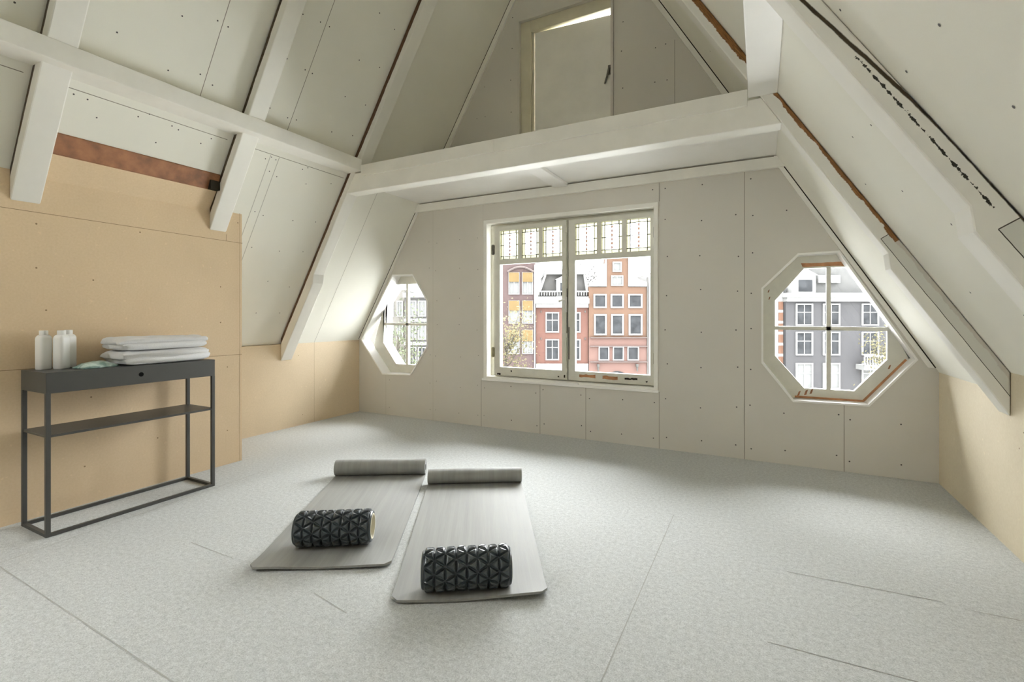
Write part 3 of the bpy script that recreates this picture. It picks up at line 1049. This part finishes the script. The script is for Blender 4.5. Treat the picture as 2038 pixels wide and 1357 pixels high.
# folded packet
def packet():
    mb = MB()
    nu, nv = 18, 12
    L, W = 0.165, 0.095
    top_, bot = [], []
    for j in range(nv + 1):
        for i in range(nu + 1):
            u, v = i / nu * 2 - 1, j / nv * 2 - 1
            e = (1 - abs(u) ** 3) * (1 - abs(v) ** 3)
            h = 0.008 + 0.026 * e + 0.006 * noise.noise((u * 2.5, v * 2.5, 1.3)) * e + 0.004 * noise.noise((u * 7, v * 7, 4)) * e
            if u > 0.86:
                h += 0.004 * abs(math.sin(v * 9))
            x = v * W / 2 * (1 + 0.08 * noise.noise((u * 2, 0, 9)))
            y = u * L / 2 * (1 + 0.05 * noise.noise((0, v * 2, 5)))
            top_.append((x, y, h))
            bot.append((x, y, 0.0))
    n = (nu + 1) * (nv + 1)
    fs = []
    for j in range(nv):
        for i in range(nu):
            a = j * (nu + 1) + i
            fs.append((a, a + 1, a + nu + 2, a + nu + 1))
            fs.append((n + a, n + a + nu + 1, n + a + nu + 2, n + a + 1))
    rim = [i for i in range(nu + 1)] + [(j + 1) * (nu + 1) - 1 for j in range(1, nv + 1)] + \
          [nv * (nu + 1) + i for i in range(nu - 1, -1, -1)] + [j * (nu + 1) for j in range(nv - 1, 0, -1)]
    for k in range(len(rim)):
        a, b = rim[k], rim[(k + 1) % len(rim)]
        fs.append((a, b, n + b, n + a))
    mb.add(top_ + bot, fs)
    mw = Matrix.Translation((-3.225, 1.266, ZT + 0.0006)) @ Matrix.Rotation(0.12, 4, 'Z')
    mb.v = [tuple(mw @ Vector(v)) for v in mb.v]
    o = mb.obj('packet', M['sachet'], smooth=True, mw=mw)
    tag(o, 'crumpled mint green packet lying on the console table beside the bottles', 'packet')


packet()


# folded towels: a strip folded over itself, seen from its folded side
def towel(zbase, h, seed, yc, ylen, xc, xlen, label):
    rnd = random.Random(seed)
    mw = Matrix.Translation((xc, yc, zbase)) @ Matrix.Rotation(rnd.uniform(-.03, .03), 4, 'Z')
    mb = MB()
    t = h / 2
    # cross section (local y-z): fat double fold, rounded loops at both ends
    n_len = 22
    def layer(z0, th, y0, y1, x0, x1, nz):
        sec = 20
        rows = []
        for i in range(n_len + 1):
            x = x0 + (x1 - x0) * i / n_len
            ring = []
            for k in range(sec * 2):
                a = 2 * math.pi * k / (sec * 2)
                c, s_ = math.cos(a), math.sin(a)
                yy = (y0 + y1) / 2 + (y1 - y0) / 2 * math.copysign(abs(c) ** 0.22, c)
                zz = z0 + th / 2 + th / 2 * math.copysign(abs(s_) ** 0.62, s_)
                q = noise.noise((x * 11 + nz, yy * 8, zz * 22 + nz)) * 0.014
                q2 = noise.noise((x * 34, yy * 30, nz + zz * 34)) * 0.004
                endf = 1.0 - 0.35 * max(0, abs(i / n_len * 2 - 1) - 0.8) / 0.2
                zz = z0 + th / 2 + (zz - z0 - th / 2) * endf
                ring.append((x + q * 0.6, yy + q * 0.9 + q2, max(zz + (q + q2) * (1 if s_ > -0.2 else 0.0), 0.0005)))
            rows.append(ring)
        m = sec * 2
        vs = [p for r in rows for p in r]
        fs = []
        for i in range(n_len):
            for k in range(m):
                j = (k + 1) % m
                fs.append((i * m + k, i * m + j, (i + 1) * m + j, (i + 1) * m + k))
        fs.append(tuple(range(m)))
        fs.append(tuple(n_len * m + k for k in range(m)))
        mb.add(vs, fs)
    hx, hy = xlen / 2, ylen / 2
    layer(0.0, t * 1.3, -hy + rnd.uniform(0, .012), hy - rnd.uniform(.0, .02), -hx, hx, seed * 3.1)
    layer(t * 0.70, t * 1.28, -hy + rnd.uniform(-.004, .006), hy - rnd.uniform(0, .01), -hx + .004, hx - .002, seed * 5.7)
    # the loop joining the two layers at the far end
    mb2 = [(0, hy - 0.012, t)]
    mb.v = [tuple(mw @ Vector(v)) for v in mb.v]
    o = mb.obj('towel', M['towel'], smooth=True, mw=mw)
    tag(o, label, 'towel', 'folded white towels on the console table')


towel(ZT + 0.0006, 0.080, 2, 1.588, 0.475, -3.262, 0.235, 'folded white terry towel lying under another on the console table')
towel(ZT + 0.0845, 0.074, 6, 1.585, 0.480, -3.266, 0.225, 'folded white terry towel on top of the stack on the console table')


# ------------------------------------------------------------------ exercise mats
def yoga_mat(origin, ang, width, flat, R, label, lift, seed):
    """origin = front left corner; local x across, y along, rolled up at the far end"""
    th = 0.010
    mw = Matrix.Translation((origin[0], origin[1], 0)) @ Matrix.Rotation(ang, 4, 'Z')
    prof = []
    n1 = 40
    for i in range(n1 + 1):
        s_ = (i / n1) ** 1.6
        prof.append((s_ * flat, 0.0))
    turns = 2.6
    pitch = th * 1.25
    n2 = 110
    for k in range(1, n2 + 1):
        a = 2 * math.pi * turns * k / n2
        r = R - pitch * a / (2 * math.pi)
        prof.append((flat + r * math.sin(a), R - r * math.cos(a)))
    pts = [Vector((p[0], p[1])) for p in prof]
    nrm = []
    for i in range(len(pts)):
        d = (pts[min(i + 1, len(pts) - 1)] - pts[max(i - 1, 0)]).normalized()
        nrm.append(Vector((-d.y, d.x)))
    nx_ = 24
    top, bot = [], []
    for i, (p, q) in enumerate(zip(pts, nrm)):
        for k in range(nx_ + 1):
            u = k / nx_
            x = u * width
            y, z = p.x, p.y
            if i <= n1:
                # rounded front corners
                e = min(u, 1 - u) * width
                rc = 0.035
                if e < rc:
                    y = max(y, rc - math.sqrt(max(0, rc * rc - (rc - e) ** 2)))
                fr = max(0, 1 - y / 0.20)
                z += fr * fr * (lift[0] + (lift[1] - lift[0]) * u ** 3 + 0.003 * math.sin(u * 7 + seed))
            zt_, zb_ = z + 0.001 + q.y * th, z + 0.001
            top.append((x, y + q.x * th, zt_))
            bot.append((x, y, zb_))
    m = nx_ + 1
    N = len(top)
    fs = []
    L = len(pts)
    for i in range(L - 1):
        for k in range(nx_):
            a = i * m + k
            fs.append((a, a + 1, a + m + 1, a + m))
            fs.append((N + a, N + a + m, N + a + m + 1, N + a + 1))
    for i in range(L - 1):
        for k in (0, nx_):
            a, b = i * m + k, (i + 1) * m + k
            fs.append((a, b, N + b, N + a))
    for k in range(nx_):
        for i in (0, L - 1):
            a, b = i * m + k, i * m + k + 1
            fs.append((a, b, N + b, N + a))
    mb = MB()
    mb.add([mw @ Vector(v) for v in top + bot], fs)
    o = mb.obj('exercise_mat', M['mat'], smooth=True, mw=mw, auto=50)
    tag(o, label, 'mat', 'grey exercise mats on the carpet')


A1 = math.atan2(1.594 - 1.286, -1.428 + 1.951)
A2 = math.atan2(1.706 - 1.393, -0.728 + 1.247)
yoga_mat((-1.951, 1.286), A1, 0.607, 1.215, 0.060, 'grey exercise mat on the left with its far end rolled up', (0.010, 0.008), 1)
yoga_mat((-1.247, 1.393), A2, 0.606, 1.285, 0.054, 'grey exercise mat on the right lying nearer the viewer', (0.006, 0.022), 2)


# ------------------------------------------------------------------ foam rollers
def roller_mesh():
    """cylinder along local x, covered with raised triangles"""
    L, R = 0.335, 0.070
    cols, per = 8, 9
    dx = L / cols
    mb = MB()

    def P(x, a, r):
        return (x, r * math.sin(a), r * math.cos(a))
    da = 2 * math.pi / per

    def node(c, k):
        return (-L / 2 + c * dx, (k + (0.5 if c % 2 else 0)) * da)

    def tri(p, q, r_):
        cx = (p[0] + q[0] + r_[0]) / 3
        ca = (p[1] + q[1] + r_[1]) / 3
        def lerp(a, f):
            return (cx + (a[0] - cx) * f, ca + (a[1] - ca) * f)
        lv = [(1.0, R), (0.90, R + 0.0005), (0.62, R + 0.0085), (0.30, R + 0.0105)]
        rings = []
        for f, r in lv:
            ring = []
            for a, b in ((p, q), (q, r_), (r_, p)):
                for t in (0, 1 / 3, 2 / 3):
                    m_ = (a[0] + (b[0] - a[0]) * t, a[1] + (b[1] - a[1]) * t)
                    m_ = lerp(m_, f)
                    ring.append(P(m_[0], m_[1], r))
            rings.append(ring)
        n = 9
        vs = [v for R_ in rings for v in R_]
        fs = []
        for i in range(len(lv) - 1):
            for k in range(n):
                j = (k + 1) % n
                fs.append((i * n + k, i * n + j, (i + 1) * n + j, (i + 1) * n + k))
        fs.append(tuple((len(lv) - 1) * n + k for k in range(n)))
        mb.add(vs, fs)
    for c in range(cols):
        for k in range(per):
            if c % 2 == 0:
                a0, a1 = node(c, k), node(c, k + 1)
                b0, b1 = node(c + 1, k), node(c + 1, k + 1)
                tri(a0, b0, a1)
                tri(a1, b0, b1)
            else:
                a0, a1 = node(c, k), node(c, k + 1)
                b0, b1 = node(c + 1, k + 1), node(c + 1, k)
                tri(a0, b1, b0)
                tri(a0, b0, a1)
    # plain rims at both ends
    n = 48
    for s_ in (-1, 1):
        vs = []
        for x, r in ((s_ * L / 2, R), (s_ * (L / 2 + 0.004), R + 0.001), (s_ * (L / 2 + 0.009), R - 0.003), (s_ * (L / 2 + 0.009), 0.058)):
            vs += [P(x, 2 * math.pi * k / n, r) for k in range(n)]
        fs = []
        for i in range(3):
            for k in range(n):
                j = (k + 1) % n
                fs.append((i * n + k, i * n + j, (i + 1) * n + j, (i + 1) * n + k))
        mb.add(vs, fs)
    core = MB()
    vs = []
    for x, r in ((-L / 2 - 0.011, 0.0575), (L / 2 + 0.011, 0.0575), (L / 2 + 0.011, 0.052), (-L / 2 - 0.011, 0.052)):
        vs += [P(x, 2 * math.pi * k / n, r) for k in range(n)]
    fs = []
    for i in range(4):
        i2 = (i + 1) % 4
        for k in range(n):
            j = (k + 1) % n
            fs.append((i * n + k, i * n + j, i2 * n + j, i2 * n + k))
    core.add(vs, fs)
    return mb, core


RB, RC = roller_mesh()
sleeve0 = core0 = None
for (cx_, cy_, ang, roll, label) in (
        (-1.800, 1.628, 0.575, 0.10, 'dark slate foam roller with triangular knobs on the left mat'),
        (-1.045, 1.615, 0.585, 0.32, 'dark slate foam roller with triangular knobs on the right mat')):
    r = thing('foam_roller', label, 'foam roller', (cx_, cy_, 0.0905), ang, 'foam rollers on the exercise mats')
    r.rotation_euler = (roll, 0, ang)
    if sleeve0 is None:
        keep = WORLD.pop(r.name)
        sleeve0 = RB.obj('sleeve', M['roller'])
        core0 = RC.obj('core', M['roller_core'])
        sleeve0.parent = r
        core0.parent = r
    else:
        for o in (sleeve0, core0):
            c_ = o.copy()
            COL.objects.link(c_)
            c_.parent = r

# ------------------------------------------------------------------ the houses across the canal
FACADE = 0.084


def facade(c):
    return tuple(x * FACADE for x in c)


DIST = 40.0
UNIT = DIST / FPX               # metres per survey unit on the facades
ZST = -9.0                      # street level below this attic
fx = lambda u: (u - 1019) * UNIT
fz = lambda v: 1.1 + (628 - v) * UNIT - ZST
FW = Vector((-math.sin(YAW), math.cos(YAW), 0))
RW = Vector((math.cos(YAW), math.sin(YAW), 0))

HAZE = (0.62, 0.60, 0.58)
def pale(c, k=0.0):
    return tuple(c[i] * (1 - k) + HAZE[i] * k for i in range(3))


HM = {
    'plum': mat_plain('plum_brick', facade((0.30, 0.215, 0.21)), 0.85, 0.10, 1.2),
    'red': mat_plain('salmon_brick', facade((0.44, 0.235, 0.19)), 0.85, 0.07, 1.2),
    'orange': mat_plain('pale_orange_brick', facade((0.44, 0.275, 0.195)), 0.85, 0.06, 1.2),
    'pink': mat_plain('pink_stucco', facade((0.50, 0.31, 0.265)), 0.85, 0.04, 1.2),
    'grey': mat_plain('grey_stucco', facade((0.235, 0.232, 0.242)), 0.85, 0.05, 1.2),
    'white': mat_plain('white_stone', facade((0.74, 0.74, 0.72)), 0.7, 0.03, 1.2),
    'slate': mat_plain('slate_roof', facade((0.29, 0.285, 0.275)), 0.7, 0.12, 3),
    'tile': mat_plain('orange_tile', facade((0.46, 0.25, 0.17)), 0.8, 0.12, 3, spec=0.1),
    'pane': mat_plain('house_pane', facade((0.16, 0.168, 0.18)), 0.6, 0.35, 1.5, spec=0.0),
    'curtain': mat_plain('pale_curtain', facade((0.55, 0.56, 0.55)), 0.8, 0.08, 2),
    'blind': mat_plain('orange_blind', facade((0.50, 0.35, 0.16)), 0.8, 0.08, 2),
    'ledge': mat_plain('stone_ledge', facade((0.40, 0.33, 0.31)), 0.8, 0.05, 2),
    'bark': mat_plain('tree_bark', facade((0.30, 0.27, 0.22)), 0.9, 0.2, 6),
    'leaf': mat_plain('young_leaf', facade((0.44, 0.40, 0.21)), 0.8, 0.25, 2),
    'leaf_green': mat_plain('green_leaf', facade((0.34, 0.40, 0.24)), 0.8, 0.25, 2),
    'bush_grey': mat_plain('grey_twigs', facade((0.33, 0.32, 0.30)), 0.8, 0.2, 2),
    'street': mat_plain('street_paving', (0.68, 0.68, 0.66), 0.9, 0.05, 1),
}


def house(label, u0, d=0.0):
    p = FW * (DIST + d)
    e = thing('canal_house', label, 'house', (p.x, p.y, ZST), YAW, 'houses across the canal')
    return e


def hpart(h, name, mb, mats, parent=None):
    """mb drawn in the house's own axes: x along the facade, y into the house, z up from the street"""
    w = WORLD[h.name]
    mb.v = [tuple(w @ Vector(v)) for v in mb.v]
    p = parent or h
    WORLD.setdefault(p.name, w)
    return mb.obj(name, mats, p)


def hwin(h, u0, u1, v0, v1, pane='pane', bars=(1, 1), blind=None, fr=2.2, frame='white', out=0.0):
    x0, x1, z0, z1 = fx(u0), fx(u1), fz(v1), fz(v0)
    t = fr * UNIT
    mb = MB()
    mb.ring([(x0, z0), (x1, z0), (x1, z1), (x0, z1)], [(x0 + t, z0 + t), (x1 - t, z0 + t), (x1 - t, z1 - t), (x0 + t, z1 - t)], -0.10 - out, 0.03)
    zlow = z1 - t
    if blind:
        zlow = fz(blind)
    for k in range(1, bars[0] + 1):
        x = x0 + t + (x1 - x0 - 2 * t) * k / (bars[0] + 1)
        mb.box(x - 0.03, x + 0.03, -0.06, 0.02, z0 + t, zlow)
    for k in range(1, bars[1] + 1):
        z = z0 + t + (z1 - z0 - 2 * t) * (0.62 if bars[1] == 1 else k / (bars[1] + 1))
        mb.box(x0 + t, x1 - t, -0.06, 0.02, z - 0.03, z + 0.03)
    f = hpart(h, 'window', mb, HM[frame])
    mb = MB()
    mb.box(x0 + t, x1 - t, -0.03 - out, -0.012, z0 + t, z1 - t)
    hpart(h, 'pane', mb, HM[pane], f)
    if blind:
        mb = MB()
        mb.box(x0 + t * .5, x1 - t * .5, -0.14, -0.05, zlow, z1 - t * .3)
        hpart(h, 'blind', mb, HM['blind'], f)


def block(u0, u1, v1, v0, depth=8.0):
    return MB().box(fx(u0), fx(u1), 0, depth, 0 if v0 is None else fz(v0), fz(v1))


# plum brick house
h = house('plum brown brick canal house with orange blinds behind the yellow tree', 0)
hpart(h, 'wall', block(905, 1066, 522, None), HM['plum'])
mb = MB()
mb.prism([(fx(905), fz(522)), (fx(1066), fz(522)), (fx(1050), fz(514)), (fx(925), fz(514))], 0.4, 7.5, 'y')
hpart(h, 'roof', mb, HM['slate'])
mb = MB()
mb.tube([(fx(1010) + (fx(1062) - fx(1010)) * i / 8, -0.1, fz(541) + 0.42 * math.sin(math.pi * i / 8)) for i in range(9)], 0.09, 6)
hpart(h, 'arch_moulding', mb, HM['ledge'])
hpart(h, 'drain_pipe', MB().box(fx(1063), fx(1065.5), -0.15, 0, fz(740), fz(527)), HM['white'])
for u0, u1 in ((960, 985), (1012, 1034), (1039, 1061)):
    for v0, v1, b in ((542, 586, 561), (598, 644, 618), (656, 704, 679)):
        hwin(h, u0, u1, v0, v1, 'curtain', (1, 0), b, 1.6)

# salmon brick house with mansard
h = house('salmon brick canal house with white cornice and slate mansard', 0, 0.2)
hpart(h, 'wall', block(1067, 1171, 600, 724), HM['red'])
hpart(h, 'shop_front', MB().box(fx(1067), fx(1171), -0.15, 8, 0, fz(724)), HM['white'])
mb = MB()
mb.box(fx(1065), fx(1172), -0.5, 0.4, fz(604), fz(594))
mb.box(fx(1067), fx(1171), -0.25, 0.4, fz(612), fz(604))
mb.box(fx(1067), fx(1171), -0.3, 0.4, fz(594), fz(590))
hpart(h, 'cornice', mb, HM['white'])
mb = MB()
mb.prism([(fx(1077), fz(590)), (fx(1170), fz(590)), (fx(1163), fz(544)), (fx(1088), fz(544))], 0.5, 7.0, 'y')
hpart(h, 'mansard_roof', mb, HM['slate'])
mb = MB()
mb.prism([(fx(1072), fz(580)), (fx(1077), fz(580)), (fx(1090), fz(541)), (fx(1086), fz(541))], 0.2, 0.5, 'y')
mb.prism([(fx(1168), fz(580)), (fx(1173), fz(580)), (fx(1166), fz(541)), (fx(1162), fz(541))], 0.2, 0.5, 'y')
mb.box(fx(1085), fx(1167), 0.1, 7.0, fz(545), fz(535))
hpart(h, 'roof_edging', mb, HM['white'])
mb = MB()
for k in range(19):
    u = 1072 + k * 5.3
    mb.box(fx(u), fx(u + 1.6), -0.05, 0.1, fz(588), fz(581))
mb.box(fx(1070), fx(1172), -0.1, 0.15, fz(581), fz(578.5))
hpart(h, 'balustrade', mb, HM['white'])
mb = MB()
mb.box(fx(1108), fx(1142), 0.15, 3, fz(590), fz(556))
mb.prism([(fx(1105), fz(556)), (fx(1145), fz(556)), (fx(1125), fz(546))], 0.1, 3, 'y')
dm = hpart(h, 'dormer', mb, HM['white'])
hpart(h, 'pane', MB().box(fx(1116), fx(1134), 0.12, 0.15, fz(587), fz(562)), HM['pane'], dm)
for v0, v1 in ((621, 662), (675, 717)):
    for u0, u1 in ((1086, 1113), (1131, 1156)):
        hwin(h, u0, u1, v0, v1, 'pane', (1, 1), None, 2.4)
for u in (1076, 1164):
    for v in (618, 672):
        hpart(h, 'wall_anchor', MB().box(fx(u), fx(u + 2), -0.08, 0, fz(v + 4), fz(v)), HM['bush_grey'])

# orange neck-gabled house
h = house('pale orange brick canal house with a white scrolled neck gable', 0, 0.0)
hpart(h, 'wall', block(1172, 1290, 571, 671), HM['orange'])
hpart(h, 'neck_gable', MB().box(fx(1207), fx(1250), 0, 1.2, fz(571), fz(510)), HM['orange'])
hpart(h, 'lower_wall', MB().box(fx(1172), fx(1290), -0.06, 8, 0, fz(671)), HM['pink'])
for sgn, ub, ue in ((-1, 1207, 1173), (1, 1250, 1289)):
    n = 14
    arc = [(ub, 570), (ub, 512)]
    for k in range(n + 1):
        a = k / n * math.pi / 2
        arc.append((ub + (ue - ub) * (1 - math.cos(a)), 512 + 49 * math.sin(a)))
    arc.append((ue, 570))
    mb = MB()
    mb.prism([(fx(u), fz(v)) for u, v in arc], -0.12, 0.5, 'y')
    hpart(h, 'scroll', mb, HM['white'])
mb = MB()
mb.box(fx(1205), fx(1252), -0.15, 1.3, fz(510), fz(507))
hpart(h, 'gable_crown', mb, HM['white'])
mb = MB()
mb.prism([(fx(1178), fz(570)), (fx(1284), fz(570)), (fx(1231), fz(535))], 1.3, 8, 'y')
hpart(h, 'roof', mb, HM['tile'])
hwin(h, 1219, 1237, 521, 541, 'curtain', (0, 0), None, 2.6)
hwin(h, 1216, 1240, 548, 569, 'curtain', (1, 0), None, 2.4)
for u0, u1 in ((1181, 1207), (1215, 1241), (1250, 1278)):
    hwin(h, u0, u1, 585, 613, 'pane', (0, 0), None, 3.0)
    hwin(h, u0 + 1, u1, 625, 667, 'pane', (0, 0), None, 3.2)
for u0, u1 in ((1191, 1212), (1219, 1241), (1248, 1271)):
    hwin(h, u0, u1, 689, 717, 'pane', (0, 0), None, 2.2, out=0.06)
mb = MB()
for v in (671, 688, 719):
    mb.box(fx(1174), fx(1288), -0.25, 0, fz(v + 1.5), fz(v))
hpart(h, 'ledge', mb, HM['ledge'])
for u in (1190, 1267):
    mb = MB()
    mb.tube([(fx(u), -0.25, fz(738)), (fx(u - 1), -0.3, fz(724))], [0.05, 0.1], 6)
    mb.box(fx(u) - .1, fx(u) + .06, -0.42, -0.06, fz(729), fz(724))
    hpart(h, 'wall_lamp', mb, HM['bush_grey'])
mb = MB()
pts = [(fx(1228) + 0.72 * math.cos(math.pi * k / 12), fz(750) + 0.5 * math.sin(math.pi * k / 12)) for k in range(13)]
mb.prism([(pts[0][0], fz(800))] + pts + [(pts[-1][0], fz(800))], -0.12, -0.05, 'y')
hpart(h, 'arched_door', mb, HM['pane'])
hpart(h, 'drain_pipe', MB().box(fx(1287), fx(1289), -0.15, 0, fz(745), fz(552)), HM['bush_grey'])

mb = MB()
mb.prism([(fx(1257), fz(519)), (fx(1267), fz(521)), (fx(1283), fz(550)), (fx(1264), fz(552))], 3.0, 8, 'y')
hpart(h, 'rear_roof', mb, HM['tile'])

h = house('white plastered house just right of the orange neck gabled house', 0, 0.0)
hpart(h, 'wall', block(1291, 1438, 545, None), HM['white'])
mb = MB()
mb.prism([(fx(1291), fz(545)), (fx(1438), fz(545)), (fx(1370), fz(520))], 0.3, 8, 'y')
hpart(h, 'roof', mb, HM['tile'])
for v0, v1 in ((580, 612), (628, 668), (686, 726)):
    for u0, u1 in ((1315, 1342), (1357, 1384), (1399, 1426)):
        hwin(h, u0, u1, v0, v1, 'pane', (1, 1))

# white and orange narrow house, grey house
h = house('white house with orange brick strips beside the grey house', 0, 0.3)
hpart(h, 'wall', block(1440, 1563, 560, None), HM['white'])
mb = MB()
for k in range(9):
    mb.box(fx(1553), fx(1562), -0.06, 0, fz(616 + k * 22), fz(600 + k * 22))
hpart(h, 'brick_quoin', mb, HM['tile'])
for v0, v1 in ((606, 646), (662, 706), (722, 762)):
    hwin(h, 1500, 1528, v0, v1, 'pane', (1, 1))

h = house('grey stuccoed house with white windows and a white dormer', 0, 0.0)
hpart(h, 'wall', block(1564, 1800, 600, None), HM['grey'])
mb = MB()
mb.box(fx(1560), fx(1803), -0.5, 0.3, fz(592), fz(583))
mb.box(fx(1563), fx(1801), -0.25, 0.3, fz(600), fz(592))
hpart(h, 'cornice', mb, HM['white'])
mb = MB()
mb.prism([(fx(1570), fz(583)), (fx(1797), fz(583)), (fx(1780), fz(532)), (fx(1590), fz(532))], 0.5, 7, 'y')
hpart(h, 'mansard_roof', mb, mat_plain('pale_slate', facade((0.42, 0.42, 0.41)), 0.7, 0.08, 3))
mb = MB()
mb.box(fx(1574), fx(1622), -0.1, 3, fz(583), fz(548))
mb.prism([(fx(1570), fz(548)), (fx(1626), fz(548)), (fx(1600), fz(534))], -0.2, 3, 'y')
dm = hpart(h, 'dormer', mb, HM['white'])
hpart(h, 'pane', MB().box(fx(1588), fx(1615), -0.14, -0.1, fz(580), fz(557)), HM['pane'], dm)
hpart(h, 'dormer', MB().box(fx(1632), fx(1676), 0.2, 3, fz(562), fz(547)), HM['white'])
for v0, v1, pn in ((604, 648, 'pane'), (660, 707, 'pane'), (722, 774, 'curtain')):
    for u0, u1 in ((1583, 1617), (1637, 1671), (1714, 1748)):
        hwin(h, u0, u1, v0, v1, pn, (1, 1), None, 2.8)
mb = MB()
mb.box(fx(1703), fx(1762), -1.0, 0, fz(734), fz(724))
mb.box(fx(1703), fx(1762), -1.0, -0.9, fz(708), fz(705))
for k in range(12):
    mb.box(fx(1703 + k * 5.2), fx(1704.6 + k * 5.2), -1.0, -0.9, fz(726), fz(706))
hpart(h, 'balcony', mb, HM['white'])

# greyish house seen through the left octagon
h = house('grey brick house with white bays behind the left octagonal window', 0, 0.0)
hpart(h, 'wall', block(806, 903, 585, None), mat_plain('grey_brick', facade((0.40, 0.385, 0.38)), 0.85, 0.08, 1.2))
mb = MB()
mb.box(fx(804), fx(905), -0.4, 0.3, fz(592), fz(583))
mb.box(fx(806), fx(905), -0.3, 0, fz(640), fz(634))
mb.box(fx(806), fx(905), -0.3, 0, fz(686), fz(680))
hpart(h, 'cornice', mb, HM['white'])
for v0, v1 in ((598, 630), (646, 676), (690, 735)):
    for u0, u1 in ((815, 829), (832, 848), (860, 880)):
        hwin(h, u0, u1, v0, v1, 'pane' if v0 > 680 else 'curtain', (1, 0), None, 2.2)
h = house('cream house at the far left behind the trees', 0, 1.0)
hpart(h, 'wall', block(690, 800, 575, None), mat_plain('cream_stucco', facade((0.52, 0.49, 0.44)), 0.85, 0.06, 1.2))
for v0, v1 in ((598, 630), (646, 676)):
    for u0, u1 in ((765, 778), (784, 797)):
        hwin(h, u0, u1, v0, v1, 'curtain', (1, 0), None, 2.2)


# trees along the canal
def tree(label, u, dist, height, spread, leafmat, nleaf, seed, z_lo=0.35, leaf=0.09):
    rnd = random.Random(seed)
    p = FW * dist + RW * ((u - 1019) / FPX * dist)
    t = thing('canal_tree', label, 'tree', (p.x, p.y, ZST), rnd.uniform(0, 6), 'trees along the canal')
    w = WORLD[t.name]
    mb = MB()
    mb.tube([(0, 0, 0), (0.1, 0, height * .25), (0.0, 0.1, height * .5), (0.1, 0, height * .75)], [0.20, 0.16, 0.12, 0.05], 8)
    tips = []
    for k in range(26):
        z = height * rnd.uniform(z_lo, 0.78)
        a = rnd.uniform(0, 6.28)
        ln = spread * rnd.uniform(0.6, 1.0) * (1.15 - abs(z / height - 0.6))
        q = [Vector((0.05, 0.03, z))]
        for s_ in range(1, 5):
            q.append(Vector((math.cos(a + rnd.uniform(-.3, .3)) * ln * s_ / 4, math.sin(a + rnd.uniform(-.3, .3)) * ln * s_ / 4,
                             z + (height * 0.25) * (s_ / 4) ** 1.3 * rnd.uniform(.5, 1))))
        mb.tube(q, [0.06, 0.045, 0.03, 0.02, 0.01], 5)
        tips += q[1:]
    mb.v = [tuple(w @ Vector(v)) for v in mb.v]
    mb.obj('branches', HM['bark'], t)
    lf = MB()
    for k in range(nleaf):
        c = rnd.choice(tips) + Vector((rnd.gauss(0, .35), rnd.gauss(0, .35), rnd.gauss(0, .35)))
        d = Vector((rnd.gauss(0, 1), rnd.gauss(0, 1), rnd.gauss(0, 1))).normalized()
        e = d.orthogonal().normalized()
        s_ = leaf * rnd.uniform(.6, 1.3)
        lf.add([c - d * s_, c + e * s_ * .55, c + d * s_, c - e * s_ * .55], [(0, 1, 2, 3)])
    lf.v = [tuple(w @ Vector(v)) for v in lf.v]
    lf.obj('foliage', leafmat, t)


tree('tree with young yellow leaves in front of the plum brick house', 1006, 31.0, 10.6, 1.5, HM['leaf'], 2800, 4)
tree('yellow leaved tree in front of the right part of the grey house', 1772, 32.0, 9.4, 1.5, HM['leaf'], 2200, 8)
tree('green tree seen at the left side of the left octagonal window', 793, 30.0, 11.2, 1.5, HM['leaf_green'], 1600, 12)
tree('grey leafless tree rising behind the mansard roof', 1188, 52.0, 16.2, 2.0, HM['bush_grey'], 1500, 15, 0.6, 0.12)

mb = MB()
mb.box(-160, 160, 8, 160, ZST - 0.3, ZST - 0.001)
tag(mb.obj('street', HM['street']), 'quay and street far below the windows', 'street', kind='structure')
